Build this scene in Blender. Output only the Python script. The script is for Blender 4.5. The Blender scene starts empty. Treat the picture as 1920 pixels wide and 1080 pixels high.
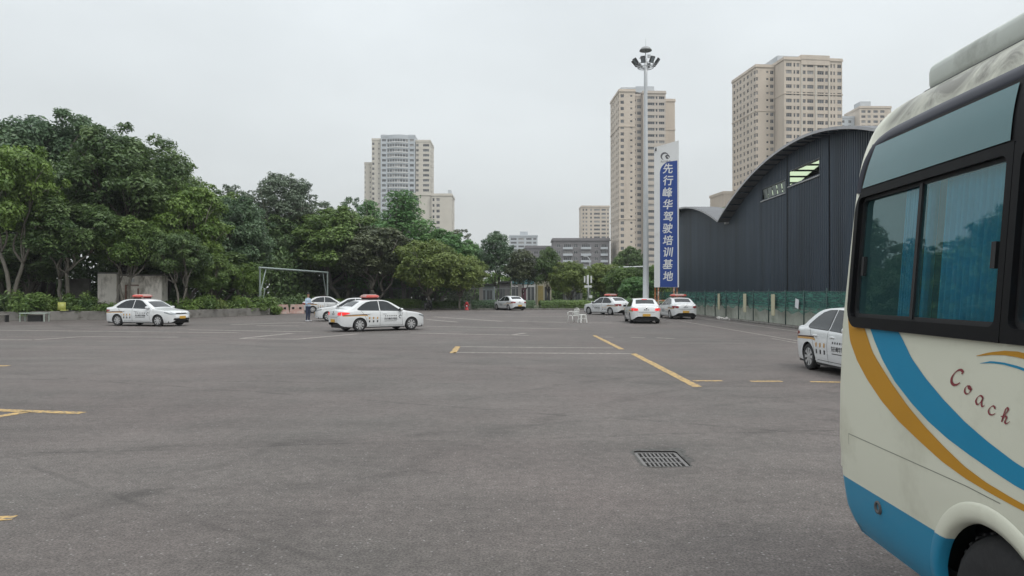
import bpy, bmesh, math, random
import numpy as np
from mathutils import Vector, Matrix
from mathutils.bvhtree import BVHTree
R = math.radians
random.seed(7)
scn = bpy.context.scene
COL = scn.collection
# ------------------------------------------------------------------ camera
CAMZ, FPX = 1.78, 1400.0
cam = bpy.data.cameras.new('camera')
cam.sensor_width = 36.0
cam.lens = FPX / 1920 * 36.0
cam.clip_start, cam.clip_end = 0.05, 6000
camo = bpy.data.objects.new('camera', cam)
camo.location = (0, 0, CAMZ)
camo.rotation_euler = (R(90) + math.atan(9 / FPX), 0, 0)
COL.objects.link(camo)
scn.camera = camo
# ------------------------------------------------------------------ sky, sun, exposure
SUN_EL, SUN_AZ = R(56), R(140)          # azimuth clockwise from +Y: behind the camera to the right
w = bpy.data.worlds.new('World'); scn.world = w; w.use_nodes = True
nt = w.node_tree; nt.nodes.clear()
def N(t, kind, **kw):
    n = t.nodes.new(kind)
    for k, v in kw.items(): setattr(n, k, v)
    return n
out = N(nt, 'ShaderNodeOutputWorld'); bg = N(nt, 'ShaderNodeBackground')
sky = N(nt, 'ShaderNodeTexSky', sky_type='NISHITA', sun_disc=False, sun_elevation=SUN_EL, sun_rotation=SUN_AZ)
sky.air_density = 1.5; sky.dust_density = 5.0
skym = N(nt, 'ShaderNodeVectorMath', operation='SCALE'); skym.inputs['Scale'].default_value = 0.09
tc = N(nt, 'ShaderNodeTexCoord'); sep = N(nt, 'ShaderNodeSeparateXYZ')
ramp = N(nt, 'ShaderNodeValToRGB')
cr = ramp.color_ramp
cr.elements[0].position = 0.0; cr.elements[0].color = (.655, .68, .685, 1)
cr.elements[1].position = 1.0; cr.elements[1].color = (1.55, 1.62, 1.68, 1)
for p, c in ((.12, (.67, .705, .715, 1)), (.36, (.80, .85, .875, 1)), (.62, (1.10, 1.16, 1.2, 1))):
    e = cr.elements.new(p); e.color = c
mp = N(nt, 'ShaderNodeMapping'); mp.inputs['Scale'].default_value = (1.3, 1.3, 3.2)
noi = N(nt, 'ShaderNodeTexNoise'); noi.inputs['Scale'].default_value = 1.15; noi.inputs['Detail'].default_value = 5; noi.inputs['Roughness'].default_value = .5
mr = N(nt, 'ShaderNodeMapRange'); mr.inputs['From Min'].default_value = .3; mr.inputs['From Max'].default_value = .7
mr.inputs['To Min'].default_value = .84; mr.inputs['To Max'].default_value = 1.10
mul = N(nt, 'ShaderNodeVectorMath', operation='SCALE')
mixs = N(nt, 'ShaderNodeMix', data_type='RGBA'); mixs.inputs[0].default_value = .07
L = nt.links.new
L(tc.outputs['Generated'], sep.inputs[0]); L(sep.outputs['Z'], ramp.inputs[0])
L(tc.outputs['Generated'], mp.inputs[0]); L(mp.outputs[0], noi.inputs['Vector']); L(noi.outputs[0], mr.inputs['Value'])
L(ramp.outputs[0], mul.inputs[0]); L(mr.outputs[0], mul.inputs['Scale'])
L(sky.outputs[0], skym.inputs[0]); L(mul.outputs[0], mixs.inputs[6]); L(skym.outputs[0], mixs.inputs[7])
L(mixs.outputs[2], bg.inputs[0]); bg.inputs[1].default_value = 1.0
L(bg.outputs[0], out.inputs[0])
sl = bpy.data.lights.new('sun', 'SUN'); sl.energy = 1.15; sl.angle = R(22); sl.color = (1, .97, .92)
so = bpy.data.objects.new('sun', sl); COL.objects.link(so)
sd = Vector((math.sin(SUN_AZ) * math.cos(SUN_EL), math.cos(SUN_AZ) * math.cos(SUN_EL), math.sin(SUN_EL)))
so.rotation_euler = sd.to_track_quat('Z', 'Y').to_euler(); so.location = sd * 60
vs = scn.view_settings
vs.view_transform = 'Standard'; vs.look = 'None'; vs.exposure = 0.12; vs.gamma = 1.0; vs.use_curve_mapping = False

cy = scn.cycles; cy.max_bounces = 4; cy.diffuse_bounces = 2; cy.glossy_bounces = 3; cy.transmission_bounces = 4; cy.volume_bounces = 0; cy.transparent_max_bounces = 8; cy.adaptive_threshold = .02
# ------------------------------------------------------------------ helpers
def at(px, py, d):      # a point seen at pixel (px, py), d metres in front of the camera
    return Vector(((px - 960) / FPX * d, d, CAMZ + (549 - py) / FPX * d))
def gd(px, py, z=0.0):  # the point of the ground seen at that pixel
    d = CAMZ * FPX / (py - 549)
    return Vector(((px - 960) / FPX * d, d, z))

_mats = {}
def mat(name, col, rough=.6, metal=0.0, var=.12, scale=3.0, bump=0.0, bscale=30.0, spec=.5, coat=0.0, stretch=None, dirt=None):
    """procedural Principled material: base colour with noise variation, optional grime colour and fine relief"""
    if name in _mats: return _mats[name]
    m = bpy.data.materials.new(name); m.use_nodes = True
    t = m.node_tree; b = t.nodes['Principled BSDF']
    b.inputs['Roughness'].default_value = rough; b.inputs['Metallic'].default_value = metal
    b.inputs['Specular IOR Level'].default_value = spec
    b.inputs['Coat Weight'].default_value = coat
    c = N(t, 'ShaderNodeTexCoord'); mpn = N(t, 'ShaderNodeMapping')
    if stretch: mpn.inputs['Scale'].default_value = stretch
    t.links.new(c.outputs['Object'], mpn.inputs[0])
    n = N(t, 'ShaderNodeTexNoise'); n.inputs['Scale'].default_value = scale; n.inputs['Detail'].default_value = 6; n.inputs['Roughness'].default_value = .62
    t.links.new(mpn.outputs[0], n.inputs['Vector'])
    rg = N(t, 'ShaderNodeMapRange'); rg.inputs['From Min'].default_value = .25; rg.inputs['From Max'].default_value = .75
    rg.inputs['To Min'].default_value = 1 - var; rg.inputs['To Max'].default_value = 1 + var
    t.links.new(n.outputs[0], rg.inputs['Value'])
    v = N(t, 'ShaderNodeVectorMath', operation='SCALE'); v.inputs[0].default_value = col
    t.links.new(rg.outputs[0], v.inputs['Scale'])
    src = v.outputs[0]
    if dirt:
        dc, dlo, dhi, dsc = dirt
        n2 = N(t, 'ShaderNodeTexNoise'); n2.inputs['Scale'].default_value = dsc; n2.inputs['Detail'].default_value = 7; n2.inputs['Roughness'].default_value = .65
        t.links.new(mpn.outputs[0], n2.inputs['Vector'])
        r2 = N(t, 'ShaderNodeMapRange'); r2.inputs['From Min'].default_value = dlo; r2.inputs['From Max'].default_value = dhi
        t.links.new(n2.outputs[0], r2.inputs['Value'])
        mx = N(t, 'ShaderNodeMix', data_type='RGBA'); mx.inputs[7].default_value = (*dc, 1)
        t.links.new(r2.outputs[0], mx.inputs[0]); t.links.new(src, mx.inputs[6]); src = mx.outputs[2]
    t.links.new(src, b.inputs['Base Color'])
    if bump:
        n3 = N(t, 'ShaderNodeTexNoise'); n3.inputs['Scale'].default_value = bscale; n3.inputs['Detail'].default_value = 4
        t.links.new(mpn.outputs[0], n3.inputs['Vector'])
        bp = N(t, 'ShaderNodeBump'); bp.inputs['Strength'].default_value = bump; bp.inputs['Distance'].default_value = .02
        t.links.new(n3.outputs[0], bp.inputs['Height']); t.links.new(bp.outputs[0], b.inputs['Normal'])
    _mats[name] = m
    return m
def emit(name, col, strength):
    m = mat(name, col, .3)
    b = m.node_tree.nodes['Principled BSDF']
    b.inputs['Emission Color'].default_value = (*col, 1); b.inputs['Emission Strength'].default_value = strength
    return m
def leafmat(name, c0, c1, trans=.3):
    if name in _mats: return _mats[name]
    m = bpy.data.materials.new(name); m.use_nodes = True
    t = m.node_tree; b = t.nodes['Principled BSDF']; o = t.nodes['Material Output']
    a = N(t, 'ShaderNodeAttribute', attribute_name='tint')
    mx = N(t, 'ShaderNodeMix', data_type='RGBA'); mx.inputs[6].default_value = (*c0, 1); mx.inputs[7].default_value = (*c1, 1)
    t.links.new(a.outputs['Fac'], mx.inputs[0]); t.links.new(mx.outputs[2], b.inputs['Base Color'])
    b.inputs['Roughness'].default_value = .45; b.inputs['Specular IOR Level'].default_value = .5
    tr = N(t, 'ShaderNodeBsdfTranslucent'); t.links.new(mx.outputs[2], tr.inputs[0])
    ms = N(t, 'ShaderNodeMixShader'); ms.inputs[0].default_value = trans
    t.links.new(b.outputs[0], ms.inputs[1]); t.links.new(tr.outputs[0], ms.inputs[2]); t.links.new(ms.outputs[0], o.inputs[0])
    _mats[name] = m
    return m
def glassmat(name, tint, ior=1.55, rough=.01, veil=.085):
    """thin tinted pane: what lies behind shows through, the surroundings mirror in it by Fresnel"""
    m = bpy.data.materials.new(name); m.use_nodes = True
    t = m.node_tree; t.nodes.clear(); o = N(t, 'ShaderNodeOutputMaterial')
    fr = N(t, 'ShaderNodeFresnel'); fr.inputs[0].default_value = ior
    tr = N(t, 'ShaderNodeBsdfTransparent'); tr.inputs[0].default_value = (*tint, 1)
    gl = N(t, 'ShaderNodeBsdfGlossy'); gl.inputs['Roughness'].default_value = rough; gl.inputs['Color'].default_value = (.72, .95, .96, 1)
    ms = N(t, 'ShaderNodeMixShader')
    t.links.new(fr.outputs[0], ms.inputs[0]); t.links.new(tr.outputs[0], ms.inputs[1]); t.links.new(gl.outputs[0], ms.inputs[2])
    df = N(t, 'ShaderNodeBsdfDiffuse'); df.inputs[0].default_value = (.16, .42, .46, 1)      # teal veil: glass tint and reflected light put into the colour
    nz = N(t, 'ShaderNodeTexNoise'); nz.inputs['Scale'].default_value = 3; tcn = N(t, 'ShaderNodeTexCoord'); t.links.new(tcn.outputs['Object'], nz.inputs['Vector'])
    rr = N(t, 'ShaderNodeMapRange'); rr.inputs['To Min'].default_value = veil*.7; rr.inputs['To Max'].default_value = veil*1.3; t.links.new(nz.outputs[0], rr.inputs['Value'])
    m2 = N(t, 'ShaderNodeMixShader'); t.links.new(rr.outputs[0], m2.inputs[0]); t.links.new(ms.outputs[0], m2.inputs[1]); t.links.new(df.outputs[0], m2.inputs[2]); t.links.new(m2.outputs[0], o.inputs[0])
    return m

class MB:
    """collects shapes; build() links them as ONE mesh object"""
    def __init__(s): s.v = []; s.f = []; s.m = []; s.k = 0; s.sm = []; s.smooth = False
    def mi(s, k): s.k = k; return s
    def face(s, *idx): s.f.append(idx); s.m.append(s.k); s.sm.append(s.smooth)
    def add(s, pts): n = len(s.v); s.v.extend([tuple(p) for p in pts]); return n
    def quad(s, a, b, c, d): n = s.add((a, b, c, d)); s.face(n, n+1, n+2, n+3); return s
    def poly(s, pts): n = s.add(pts); s.face(*range(n, n+len(pts))); return s
    def box(s, x0, y0, z0, x1, y1, z1, M=None):
        p = [Vector(q) for q in ((x0,y0,z0),(x1,y0,z0),(x1,y1,z0),(x0,y1,z0),(x0,y0,z1),(x1,y0,z1),(x1,y1,z1),(x0,y1,z1))]
        if M: p = [M @ q for q in p]
        n = s.add(p)
        for f in ((3,2,1,0),(4,5,6,7),(0,1,5,4),(1,2,6,5),(2,3,7,6),(3,0,4,7)): s.face(*[n+i for i in f])
        return s
    def cbox(s, c, size, rz=0.0, M=None):
        T = Matrix.Translation(Vector(c)) @ Matrix.Rotation(rz, 4, 'Z')
        if M: T = T @ M
        a, b, d = [q/2 for q in size]
        return s.box(-a, -b, -d, a, b, d, T)
    def rbox(s, x0, y0, z0, x1, y1, z1, r):       # box with chamfered edges
        bm = bmesh.new(); bmesh.ops.create_cube(bm, size=1)
        for q in bm.verts: q.co = Vector((x0+(q.co.x+.5)*(x1-x0), y0+(q.co.y+.5)*(y1-y0), z0+(q.co.z+.5)*(z1-z0)))
        bmesh.ops.bevel(bm, geom=bm.edges[:], offset=r, segments=3, affect='EDGES', profile=.5)
        s.bm(bm); bm.free(); return s
    def bm(s, bm, M=None):
        bm.verts.ensure_lookup_table(); bm.verts.index_update()
        n = s.add([(M @ q.co) if M else q.co for q in bm.verts])
        for f in bm.faces: s.face(*[n+q.index for q in f.verts])
    def tube(s, pts, rad, seg=8, cap=True):
        pts = [Vector(p) for p in pts]
        if not isinstance(rad, (list, tuple)): rad = [rad]*len(pts)
        rings = []
        up = None
        for i, p in enumerate(pts):
            t = (pts[min(i+1, len(pts)-1)] - pts[max(i-1, 0)]).normalized()
            if up is None: up = Vector((0,0,1)) if abs(t.z) < .9 else Vector((1,0,0))
            a = (up - t*up.dot(t)).normalized(); up = a; b = t.cross(a)
            rings.append(s.add([p + a*math.cos(2*math.pi*k/seg)*rad[i] + b*math.sin(2*math.pi*k/seg)*rad[i] for k in range(seg)]))
        sm = s.smooth; s.smooth = seg > 5
        for q in range(len(rings)-1):
            for k in range(seg):
                k2 = (k+1) % seg
                s.face(rings[q]+k, rings[q]+k2, rings[q+1]+k2, rings[q+1]+k)
        s.smooth = sm
        if cap:
            s.face(*[rings[0]+k for k in reversed(range(seg))]); s.face(*[rings[-1]+k for k in range(seg)])
        return s
    def lathe(s, prof, seg=24, M=None, axis='Z'):
        rings = []
        for r, h in prof:
            c = []
            for k in range(seg):
                a = 2*math.pi*k/seg
                p = Vector((r*math.cos(a), r*math.sin(a), h)) if axis == 'Z' else Vector((r*math.cos(a), h, r*math.sin(a)))
                c.append(M @ p if M else p)
            rings.append(s.add(c))
        sm = s.smooth; s.smooth = True
        for q in range(len(rings)-1):
            for k in range(seg):
                k2 = (k+1) % seg
                s.face(rings[q]+k, rings[q]+k2, rings[q+1]+k2, rings[q+1]+k)
        s.smooth = sm
        return s
    def grid(s, rows, flip=False):           # rows: list of lists of points
        idx = [s.add(r) for r in rows]; n = len(rows[0])
        for i in range(len(rows)-1):
            for j in range(n-1):
                q = (idx[i]+j, idx[i]+j+1, idx[i+1]+j+1, idx[i+1]+j)
                s.face(*(reversed(q) if flip else q))
        return s
    def mesh(s, name, mats):
        me = bpy.data.meshes.new(name); me.from_pydata(s.v, [], [tuple(f) for f in s.f])
        for m in (mats if isinstance(mats, (list, tuple)) else [mats]): me.materials.append(m)
        if any(s.m): me.polygons.foreach_set('material_index', s.m)
        me.polygons.foreach_set('use_smooth', s.sm); me.update()
        return me
    def build(s, name, mats, parent=None, loc=None, rz=0.0):
        return link(name, s.mesh(name, mats), parent, loc, rz)
def link(name, data, parent=None, loc=None, rz=0.0):
    o = bpy.data.objects.new(name, data); COL.objects.link(o)
    if parent is not None: o.parent = parent
    if loc is not None: o.location = loc
    if rz: o.rotation_euler = (0, 0, rz)
    return o
def tag(o, label, cat, group=None):
    o['label'] = label; o['category'] = cat
    if group: o['group'] = group
    return o
def empty(name, loc, label, cat, rz=0.0, group=None):
    o = link(name, None, None, loc, rz); o.empty_display_size = .2
    return tag(o, label, cat, group)
def struct(o): o['kind'] = 'structure'; return o
def stuff(o): o['kind'] = 'stuff'; return o
def copy_tree(o, parent=None):
    c = o.copy(); COL.objects.link(c)
    if parent is not None: c.parent = parent
    for ch in list(o.children): copy_tree(ch, c)
    return c
def lerp(a, b, t): return a + (b-a)*t
def interp(tab, x):
    if x <= tab[0][0]: return tab[0][1]
    for (x0, y0), (x1, y1) in zip(tab, tab[1:]):
        if x <= x1: return y0 + (y1-y0)*(x-x0)/(x1-x0)
    return tab[-1][1]
def sinterp(tab, x):      # smooth (Catmull-Rom like) interpolation
    n = len(tab)
    if x <= tab[0][0]: return tab[0][1]
    if x >= tab[-1][0]: return tab[-1][1]
    for i in range(n-1):
        x0, y0 = tab[i]; x1, y1 = tab[i+1]
        if x <= x1:
            h = x1-x0; t = (x-x0)/h
            def sl(j):
                if j <= 0 or j >= n-1:
                    j = 0 if j <= 0 else n-2
                    return (tab[j+1][1]-tab[j][1])/(tab[j+1][0]-tab[j][0])
                s0 = (tab[j][1]-tab[j-1][1])/(tab[j][0]-tab[j-1][0]); s1 = (tab[j+1][1]-tab[j][1])/(tab[j+1][0]-tab[j][0])
                return 0 if s0*s1 <= 0 else 2*s0*s1/(s0+s1)
            m0, m1 = sl(i)*h, sl(i+1)*h
            return (2*t**3-3*t*t+1)*y0+(t**3-2*t*t+t)*m0+(-2*t**3+3*t*t)*y1+(t**3-t*t)*m1
def resample(poly, n):
    P = [Vector(p) for p in poly]; d = [0]
    for a, b in zip(P, P[1:]): d.append(d[-1]+(b-a).length)
    o = []
    for k in range(n):
        s = d[-1]*k/(n-1)
        for i in range(len(P)-1):
            if s <= d[i+1]+1e-9:
                o.append(P[i].lerp(P[i+1], (s-d[i])/max(d[i+1]-d[i], 1e-9))); break
    return o
_txt = {}
def text_points(body, bold=0.0, shear=0.0, res=3):
    """flat outline mesh of a line of writing, cap height about 1, centred"""
    k = (body, bold, shear)
    if k in _txt: return _txt[k]
    cu = bpy.data.curves.new('writing', 'FONT'); cu.body = body; cu.align_x = 'CENTER'; cu.align_y = 'CENTER'
    cu.offset = bold; cu.shear = shear; cu.resolution_u = res
    o = bpy.data.objects.new('writing', cu); COL.objects.link(o)
    dg = bpy.context.evaluated_depsgraph_get(); ev = o.evaluated_get(dg)
    me = bpy.data.meshes.new_from_object(ev)
    v = [tuple(q.co) for q in me.vertices]; f = [tuple(p.vertices) for p in me.polygons]
    bpy.data.objects.remove(o); bpy.data.curves.remove(cu); bpy.data.meshes.remove(me)
    if v:
        xs = [q[0] for q in v]; ys = [q[1] for q in v]; cx = (max(xs)+min(xs))/2; cy = (max(ys)+min(ys))/2
        v = [(q[0]-cx, q[1]-cy) for q in v]
    _txt[k] = (v, f)
    return _txt[k]
# ------------------------------------------------------------------ ground
def asphalt():
    m = bpy.data.materials.new('asphalt'); m.use_nodes = True; t = m.node_tree; b = t.nodes['Principled BSDF']; K = t.links.new
    c = N(t, 'ShaderNodeTexCoord')
    def noise(sc, det=4, ro=.6, vec=None):
        n = N(t, 'ShaderNodeTexNoise'); n.inputs['Scale'].default_value = sc; n.inputs['Detail'].default_value = det; n.inputs['Roughness'].default_value = ro
        K(vec if vec else c.outputs['Object'], n.inputs['Vector']); return n.outputs[0]
    def rng(v, a, b_, lo, hi):
        r = N(t, 'ShaderNodeMapRange'); r.inputs['From Min'].default_value = a; r.inputs['From Max'].default_value = b_
        r.inputs['To Min'].default_value = lo; r.inputs['To Max'].default_value = hi; K(v, r.inputs['Value']); return r.outputs[0]
    def math_(op, a, b_):
        n = N(t, 'ShaderNodeMath', operation=op)
        for i, q in enumerate((a, b_)):
            if isinstance(q, (int, float)): n.inputs[i].default_value = q
            elif q is not None: K(q, n.inputs[i])
        return n.outputs[0]
    big = rng(noise(.13, 5, .55), .3, .7, .81, 1.16)
    mid = rng(noise(.9, 9, .72), .3, .7, .84, 1.15)
    mps = N(t, 'ShaderNodeMapping'); mps.inputs['Rotation'].default_value = (0, 0, .3); mps.inputs['Scale'].default_value = (.16, 1.1, 1); K(c.outputs['Object'], mps.inputs[0])
    streak = rng(noise(.9, 5, .6, mps.outputs[0]), .35, .68, .88, 1.08)
    spk = rng(noise(55, 3, .75), .36, .64, .54, 1.46)
    v = N(t, 'ShaderNodeTexVoronoi'); v.inputs['Scale'].default_value = 38; K(c.outputs['Object'], v.inputs['Vector'])
    sepc = N(t, 'ShaderNodeSeparateColor'); K(v.outputs['Color'], sepc.inputs[0])
    chip = rng(sepc.outputs[0], .93, .99, 0, .5)             # scattered pale stones
    chip = math_('MULTIPLY', chip, rng(v.outputs['Distance'], .25, .42, 1, 0))
    fine = rng(noise(9, 4, .7), .32, .68, .80, 1.2)
    fac = math_('MULTIPLY', math_('MULTIPLY', big, math_('MULTIPLY', mid, fine)), math_('MULTIPLY', streak, spk))
    sx = N(t, 'ShaderNodeSeparateXYZ'); K(c.outputs['Object'], sx.inputs[0])
    wob = rng(noise(.35, 3), .3, .7, -.2, .2)
    brk = rng(noise(1.3, 4, .7), .42, .62, 0, 1)
    for (cx, cy, rr, wd, dk) in ((-9, 30, 22, .16, .22), (-10, 30, 24.4, .15, .2), (14, 2, 16, .2, .2), (14, 2, 18, .15, .18), (2, 60, 33, .22, .25), (2, 60, 34.6, .2, .2), (-30, -10, 41, .2, .22), (-30, -10, 42.7, .18, .18), (22, 45, 21, .2, .22)):
        dx = math_('SUBTRACT', sx.outputs['X'], cx); dy = math_('SUBTRACT', sx.outputs['Y'], cy)
        ln = math_('SQRT', math_('ADD', math_('MULTIPLY', dx, dx), math_('MULTIPLY', dy, dy)), None)
        e = math_('ABSOLUTE', math_('SUBTRACT', math_('ADD', ln, wob), rr), None)
        k = math_('MULTIPLY', rng(e, wd*.3, wd*1.2, dk*1.1, 0), brk)
        fac = math_('MULTIPLY', fac, math_('SUBTRACT', 1, k))
    for (nx, ny, cc, wd, dk) in ((.42, .907, 10.2, .018, .35), (-.15, .989, 9.0, .015, .3), (.08, .997, 14.5, .02, .3), (.6, .8, 3.2, .014, .25)):   # laying seams
        dt = math_('ADD', math_('MULTIPLY', sx.outputs['X'], nx), math_('MULTIPLY', sx.outputs['Y'], ny))
        e = math_('ABSOLUTE', math_('SUBTRACT', math_('ADD', dt, math_('MULTIPLY', wob, .5)), cc), None)
        fac = math_('MULTIPLY', fac, math_('SUBTRACT', 1, math_('MULTIPLY', rng(e, wd, wd*4, dk, 0), brk)))
    col = N(t, 'ShaderNodeVectorMath', operation='SCALE'); K(fac, col.inputs['Scale'])
    hue = N(t, 'ShaderNodeMix', data_type='RGBA'); hue.inputs[6].default_value = (.121, .110, .101, 1); hue.inputs[7].default_value = (.129, .110, .102, 1)
    K(rng(noise(.22, 3), .35, .65, 0, 1), hue.inputs[0]); K(hue.outputs[2], col.inputs[0])
    mx = N(t, 'ShaderNodeMix', data_type='RGBA'); K(chip, mx.inputs[0]); K(col.outputs[0], mx.inputs[6]); mx.inputs[7].default_value = (.42, .41, .39, 1)
    K(mx.outputs[2], b.inputs['Base Color'])
    b.inputs['Roughness'].default_value = .78; b.inputs['Specular IOR Level'].default_value = .4
    bp = N(t, 'ShaderNodeBump'); bp.inputs['Strength'].default_value = .55; bp.inputs['Distance'].default_value = .008
    K(math_('ADD', noise(70, 3, .7), math_('MULTIPLY', v.outputs['Distance'], .5)), bp.inputs['Height']); K(bp.outputs[0], b.inputs['Normal'])
    return m
HX0, HX1, HY0, HY1 = 1.36, 1.84, 7.66, 8.40          # the drain opening
def sheet(name, m, x0, x1, y0, y1, z):
    q = MB(); xs = (x0, HX0, HX1, x1); ys = (y0, HY0, HY1, y1)
    for i in range(3):
        for j in range(3):
            if i == 1 and j == 1: continue
            q.quad((xs[i], ys[j], z), (xs[i+1], ys[j], z), (xs[i+1], ys[j+1], z), (xs[i], ys[j+1], z))
    return struct(q.build(name, m))
soil = mat('soil', (.06, .052, .038), .95, var=.4, scale=2, bump=.5)
M_asph = asphalt()
sheet('ground', mat('far_ground', (.10, .10, .085), .95, var=.3, scale=.05), -1500, 1500, -600, 2500, -.03)
sheet('asphalt_lot', M_asph, -75, 60, -40, 140, 0.0)
M_yel = mat('yellow_paint', (.54, .355, .125), .7, var=.25, scale=5, dirt=((.13, .115, .10), .46, .60, 15))
M_wht = mat('white_paint', (.34, .30, .27), .7, var=.2, scale=4, dirt=((.14, .13, .12), .44, .60, 9))
def stripe(p, q, wd, m, z=.004):
    a, b = Vector((p[0], p[1], z)), Vector((q[0], q[1], z))
    n = Vector((-(b-a).y, (b-a).x, 0)).normalized()*wd*.40
    t = (b-a).normalized(); s = MB(); k = max(2, int((b-a).length/.35)+1); rl, rr = [], []
    for i in range(k):
        c = a.lerp(b, i/(k-1)); j1, j2 = random.uniform(.86, 1.06), random.uniform(.86, 1.06)
        rl.append(c+n*j1); rr.append(c-n*j2)
    s.grid([rr, rl])
    o = struct(s.build('lane_marking', m)); return o
def pix(a, b, wd, m): stripe(gd(*a), gd(*b), wd, m)
for a, b, wd in (((1114,629),(1166,655),.22), ((1187,663),(1308,725.5),.24), ((849,662),(859,649.5),.24), ((1299,714),(1354,714),.24), ((1407,715),(1466,715),.24), ((1519,716),(1580,716.5),.22),
                 ((-60,767),(155,774.5),.26), ((-60,791),(50,772),.24), ((-90,978),(30,970),.17), ((-40,686),(17,686),.3)):
    pix(a, b, wd, M_yel)
for a, b, wd in (((861,650.2),(1150,652.6),.28), ((850,661.2),(1186,663.2),.30), ((-60,618.5),(447,624),.36), ((353,618.3),(583,622.3),.4), ((-40,637),(63,637.3),.34), ((63,637.3),(153,631.3),.34), ((153,631.3),(335,632.4),.34),
                 ((450,635),(563,636),.34), ((452,634.6),(547,625),.36), ((563,635.5),(672,626),.36), ((433,609),(580,604),.5), ((480,610.5),(560,611),.4), ((797,611.7),(1083,617.3),.38), ((767,624.3),(992,629),.36),
                 ((958,628.4),(985,624.4),.3), ((813,594),(943,602.7),.5), ((800,599),(857,604),.45), ((923,594),(1100,593.5),.5), ((963,602.7),(1160,606),.42), ((1150,606.3),(1160,605.5),.5), ((1124,632),(1152,632.5),.3), ((1183,632.6),(1209,633.4),.3),
                 ((1231,633.4),(1265,635),.3)):
    pix(a, b, wd, M_wht)
stripe((10.6, 47), (10.55, 14), .16, M_wht); stripe((13.15, 57), (13.1, 14), .18, M_wht); stripe((10.1, 29), (10.05, 14), .12, M_wht)
# drain grate in the asphalt
gr = empty('drain_grate', (1.6, 8.03, 0), 'grey cast iron drain grate set in the asphalt beside the coach', 'drain grate')
M_iron = mat('cast_iron', (.17, .163, .158), .6, .2, var=.25, scale=14, bump=.3, bscale=60)
pit = mat('drain_pit', (.012, .012, .013), .9)
q = MB(); hx, hy = .24, .37
q.quad((-hx,-hy,-.5),(hx,-hy,-.5),(hx,hy,-.5),(-hx,hy,-.5))
for (a, b) in (((-hx,-hy),(hx,-hy)), ((hx,-hy),(hx,hy)), ((hx,hy),(-hx,hy)), ((-hx,hy),(-hx,-hy))):
    q.quad((*a,-.5),(*b,-.5),(*b,-.002),(*a,-.002))
q.build('pit', pit, gr)
q = MB()
for x0, y0, x1, y1 in ((-.235,-.365,-.2,.365), (.2,-.365,.235,.365), (-.2,-.365,.2,-.33), (-.2,.33,.2,.365)): q.box(x0, y0, -.05, x1, y1, -.012)
q.build('frame', M_iron, gr)
barm = MB().box(-.0092, -.33, -.055, .0092, .33, -.014).mesh('bar', M_iron)
for k in range(8): link('bar', barm, gr, (-.2+.4*(k+1)/9, 0, 0))
crm = MB().box(-.2, -.014, -.05, .2, .014, -.0135).mesh('cross_bar', M_iron)
for y in (-.11, .11): link('cross_bar', crm, gr, (0, y, 0))
# crumbled edge round the grate
q = MB(); rnd = random.Random(3); inner, outer = [], []
for k in range(48):
    a = 2*math.pi*k/48; ca, sa = math.cos(a), math.sin(a); sc_ = min(.243/max(abs(ca), 1e-6), .373/max(abs(sa), 1e-6))
    inner.append((1.6+ca*sc_, 8.03+sa*sc_, .003))
    ex = .012+rnd.random()*.03 + (.11*rnd.random() if (ca > .3 and sa > -.4) else 0) + (.1*rnd.random() if sa > .7 else 0)
    outer.append((1.6+ca*(sc_+ex), 8.03+sa*(sc_+ex), .003))
for k in range(48): q.quad(inner[k], outer[k], outer[(k+1) % 48], inner[(k+1) % 48])
struct(q.build('asphalt_crumbled_edge', mat('crumbled_asphalt', (.095, .092, .086), .95, var=.7, scale=24, bump=1, bscale=50)))

# planting bed with its kerb walls on the left
M_conc = mat('old_concrete', (.20, .19, .175), .9, var=.25, scale=1.3, bump=.3, bscale=12, dirt=((.09, .085, .07), .5, .7, 2.2))
bedline = [(-62, 40), (-38, 45.5), (-26.6, 49.3), (-22.8, 51.8), (-19.4, 59.9)]
q = MB()
q.poly([(-62, 40.3, .42)] + [(x-.05, y+.25, .42) for x, y in bedline[1:]] + [(-19.6, 130, .42), (-75, 130, .42), (-75, 40.3, .42)])
struct(q.build('planting_bed', soil))
q = MB(); q.poly([(-19.3, 79, .03), (16, 79, .03), (16, 140, .03), (-19.3, 140, .03)]); struct(q.build('verge_ground', mat('verge', (.07, .08, .04), .95, var=.4, scale=1.5, bump=.4)))
labs = ('low concrete kerb wall at the far left by the white table', 'low concrete kerb wall behind the leftmost white car', 'stained low concrete kerb wall behind that car\'s front end', 'long low concrete kerb wall below the shrubs left of the steel gantry')
for (p, r_), lb in zip(zip(bedline, bedline[1:]), labs):
    a, b = Vector((*p, 0)), Vector((*r_, 0)); ang = math.atan2((b-a).y, (b-a).x)
    q = MB(); q.rbox(0.004, 0, 0, (b-a).length-.004, .25, .58, .012)
    tag(q.build('kerb_wall', M_conc, None, a, ang), lb, 'kerb wall')
q = MB(); q.rbox(-19.0, 78.6, 0, 16, 78.85, .14, .02)
struct(q.build('kerb', M_conc))
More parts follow.
